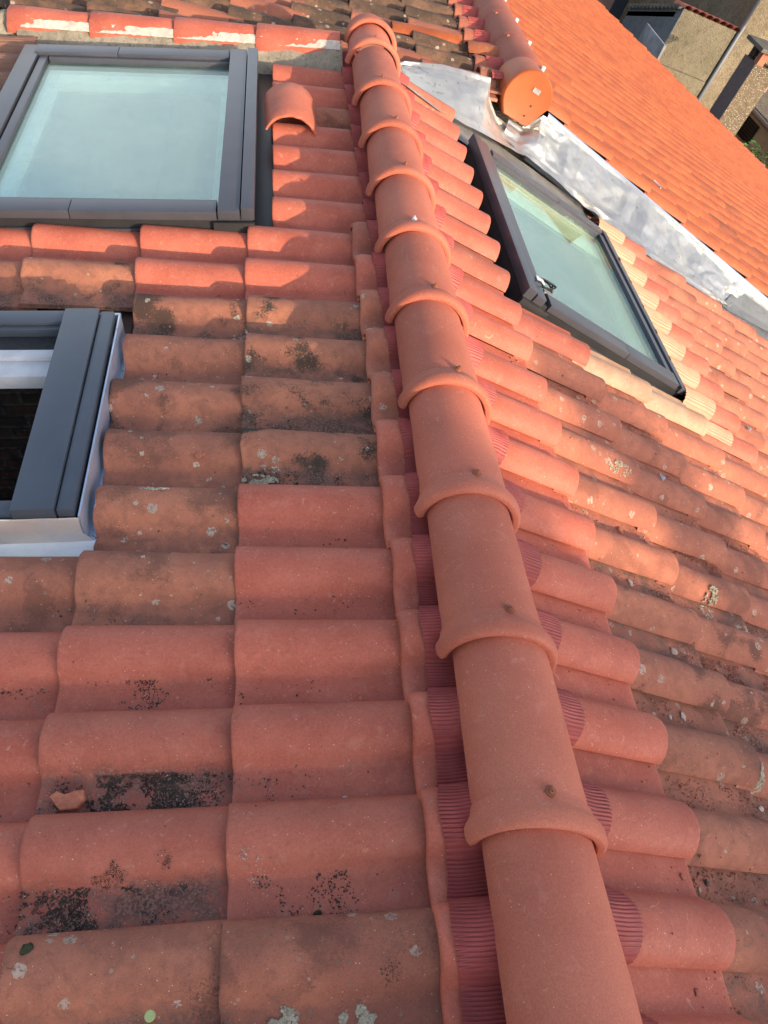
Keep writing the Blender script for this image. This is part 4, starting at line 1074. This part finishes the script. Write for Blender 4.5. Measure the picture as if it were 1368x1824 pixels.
# pink house
ph = empty('pink_house'); tag(ph, 'pink rendered house behind the outbuilding at the top right', 'house')
part('front_wall', bxp(6.0, 15.5, 24.0, 28.0, -7.4, 1.5), M_['pinkwall'], ph)
w = part('window', bxp(12.1, 12.75, 23.93, 23.99, -2.0, -.9), M_['window'], ph); obj('sill', bxp(12.0, 12.85, 23.85, 23.995, -2.12, -2.0), M_['palewall'], w)
w = part('window', bxp(9.75, 10.15, 23.93, 23.99, -3.3, -2.3), M_['window'], ph); obj('sill', bxp(9.65, 10.2, 23.86, 23.995, -3.40, -3.30), M_['palewall'], w)
# leaning panel
b = bmesh.new(); q = [Vector((8.0, 18.02, -1.98)), Vector((8.0, 16.83, -1.99)), Vector((8.05, 16.77, -3.6)), Vector((8.05, 18.01, -3.6))]
A = [b.verts.new(p) for p in q]; B = [b.verts.new(p+Vector((.05, 0, 0))) for p in q]; b.faces.new(A); b.faces.new(B[::-1])
for j in range(4): b.faces.new((A[j], B[j], B[(j+1) % 4], A[(j+1) % 4]))
bmesh.ops.recalc_face_normals(b, faces=b.faces)
o = obj('wall_panel', tomesh(b, 'panel', 30), M_['sheet']); tag(o, 'pale grey panel with dark stained foot leaning beside the outbuilding', 'panel')
o = obj('low_wall', bxp(6.4, 8.5, 20.6, 20.85, -7.4, -2.75), M_['soot']); tag(o, 'dark garden wall left of the outbuilding at the top', 'wall')
# chimney
ch = empty('chimney'); tag(ch, 'tall pebbledashed chimney with a slab cap at the right edge', 'chimney')
part('shaft', bxp(9.195, 9.70, 15.5, 16.0, -7.4, -1.46), M_['gravelwall'], ch)
part('rendered_side', bxp(9.185, 9.193, 15.502, 15.998, -7.4, -1.455), M_['mauve'], ch)  # plain render, its darker tone also paints in the shaded side
part('flue_leg', bxp(9.22, 9.38, 15.78, 15.95, -1.46, -1.27), M_['brick'], ch)
part('flue_leg', bxp(9.22, 9.36, 15.52, 15.66, -1.46, -1.25), M_['rust'], ch)
part('flue_leg', bxp(9.54, 9.68, 15.52, 15.66, -1.46, -1.22), M_['rust'], ch)
b = bmesh.new(); box(b, 9.08, 9.95, 15.40, 16.12, -1.24, -1.17, .006)
for v in b.verts: v.co.z += (v.co.x-9.08)*.06
part('slab_cap', tomesh(b, 'cap', 30), M_['slab'], ch)
# low outhouse, grille, bushes, tarpaulin in the yard
lo = empty('shed'); tag(lo, 'low pale shed with dark corrugated roof and barred window beyond the orange roof', 'shed')
part('side_wall', bxp(15.0, 19.0, 19.6, 26.0, -7.4, -3.82), M_['palewall'], lo)
rws = []
for k in range(260):
    y = 19.4+k*.026; q = .035*math.sin(k*1.57); rws.append([(14.8, y, -3.75+q), (17, y, -3.1+q), (19.2, y, -2.5+q)])
b, _ = grid(rws); part('roof', tomesh(b, 'r', 60), M_['slab'], lo)
b = bmesh.new(); tube(b, [(14.75, 19.3, -3.82), (14.75, 26.1, -3.82)], .07, 8); part('gutter_pipe', tomesh(b, 'g', 60), M_['pipe'], lo)
b = bmesh.new()
for k in range(9): box(b, 14.93, 14.96, 22.5+k*.1, 22.53+k*.1, -4.60, -4.05)
for k in range(7): box(b, 14.90, 14.925, 22.48, 23.35, -4.58+k*.08, -4.56+k*.08)
w = part('window', bxp(14.97, 14.995, 22.5, 23.33, -4.60, -4.05), M_['window'], lo); obj('window_bars', tomesh(b, 'bars', 30), M_['wire'], w)
def bush(name, c, r, n, seed, label):
    rr = random.Random(seed); b = bmesh.new()
    for _ in range(n):
        d = Vector((rr.gauss(0, 1), rr.gauss(0, 1), rr.gauss(0, .8))); d = d.normalized()*(rr.random()**.5)
        k = 1+.5*noise.noise(d*2.2+Vector((seed, 0, 0))); P = Vector(c)+Vector((d.x*r[0], d.y*r[1], d.z*r[2]))*k
        if noise.noise(P*1.8) < -.25: continue
        s_ = rr.uniform(.05, .11); q = Matrix.Rotation(rr.uniform(0, 6.28), 3, 'Z') @ Matrix.Rotation(rr.uniform(-1, 1), 3, 'X')
        vs = [b.verts.new(P+q @ Vector(p)*s_) for p in ((-1, 0, 0), (0, -.45, .1), (1, 0, 0), (0, .45, .1))]; b.faces.new(vs)
    root = empty(name, Matrix.Identity(4)); tag(root, label, 'bush', 'bushes in the yard')
    part('crown', tomesh(b, 'leaves', 0), M_['leaf'], root)
    b = bmesh.new()
    for k in range(4): tube(b, [(c[0]+.1*k-.2, c[1], -7.5), (c[0]+.2*k-.35, c[1]+.1, c[2]-.3), (c[0]+.5*k-.8, c[1], c[2]+.3)], .03, 6)
    part('trunk', tomesh(b, 'trunk', 60), M_['mud'], root); return root
bush('bush', (12.2, 19.0, -4.25), (.6, .7, .5), 2600, 1, 'leafy green bush right below the chimney beyond the orange roof')
bush('bush', (13.4, 19.6, -4.35), (.7, .7, .5), 2600, 2, 'lower green bush at the right edge above the blue tarpaulin')
bush('bush', (7.0, 19.9, -2.9), (.7, .6, .5), 900, 3, 'sparse dark shrub by the dark wall at the top')
rows = [[(11.8+.35*i_, 15.4+.22*j_, -4.35+.12*noise.noise(Vector((i_*.6, j_*.6, 0)))) for j_ in range(14)] for i_ in range(22)]
b, _ = grid(rows); o = obj('tarpaulin', tomesh(b, 'tarp', 60), M_['bluetarp']); tag(o, 'bright blue tarpaulin spread in the yard at the right edge', 'tarpaulin')

# unseen tall house added behind the camera, outline shaped to cast the shade
hz = Vector((math.cos(a), -math.sin(a), 0)); sd = Vector((math.sin(a), math.cos(a), 0))
Mb = Matrix((sd, hz, Vector((0, 0, 1)))).transposed().to_4x4()
bh = empty('shade_casting_house', Mb); tag(bh, 'unseen gabled house added behind the camera to shade the near tiles', 'house')
pf = [(-6, -7.4), (3.4, -7.4), (3.4, 2.6), (2.06, 3.62), (1.46, 3.92), (.96, 4.17), (.90, 4.33), (.74, 4.52), (.2, 4.56), (-6, 4.7)]
part('gable_wall', tomesh(prism(pf, 10.0, 10.4), 'g', 30), M_['housewall'], bh)
part('chimney_stack', tomesh(prism([(1.50, 3.5), (2.0, 3.3), (1.98, 4.20), (1.66, 4.42), (1.46, 4.46)], 10.02, 10.38), 'c', 30), M_['housewall'], bh)  # added stack, outline shaped to cast a stripe of shade
part('rear_body', tomesh(prism([(-5.9, -7.4), (3.3, -7.4), (3.3, 2.5), (.7, 4.0), (-5.9, 4.1)], 10.41, 16.), 'c', 30), M_['housewall'], bh)
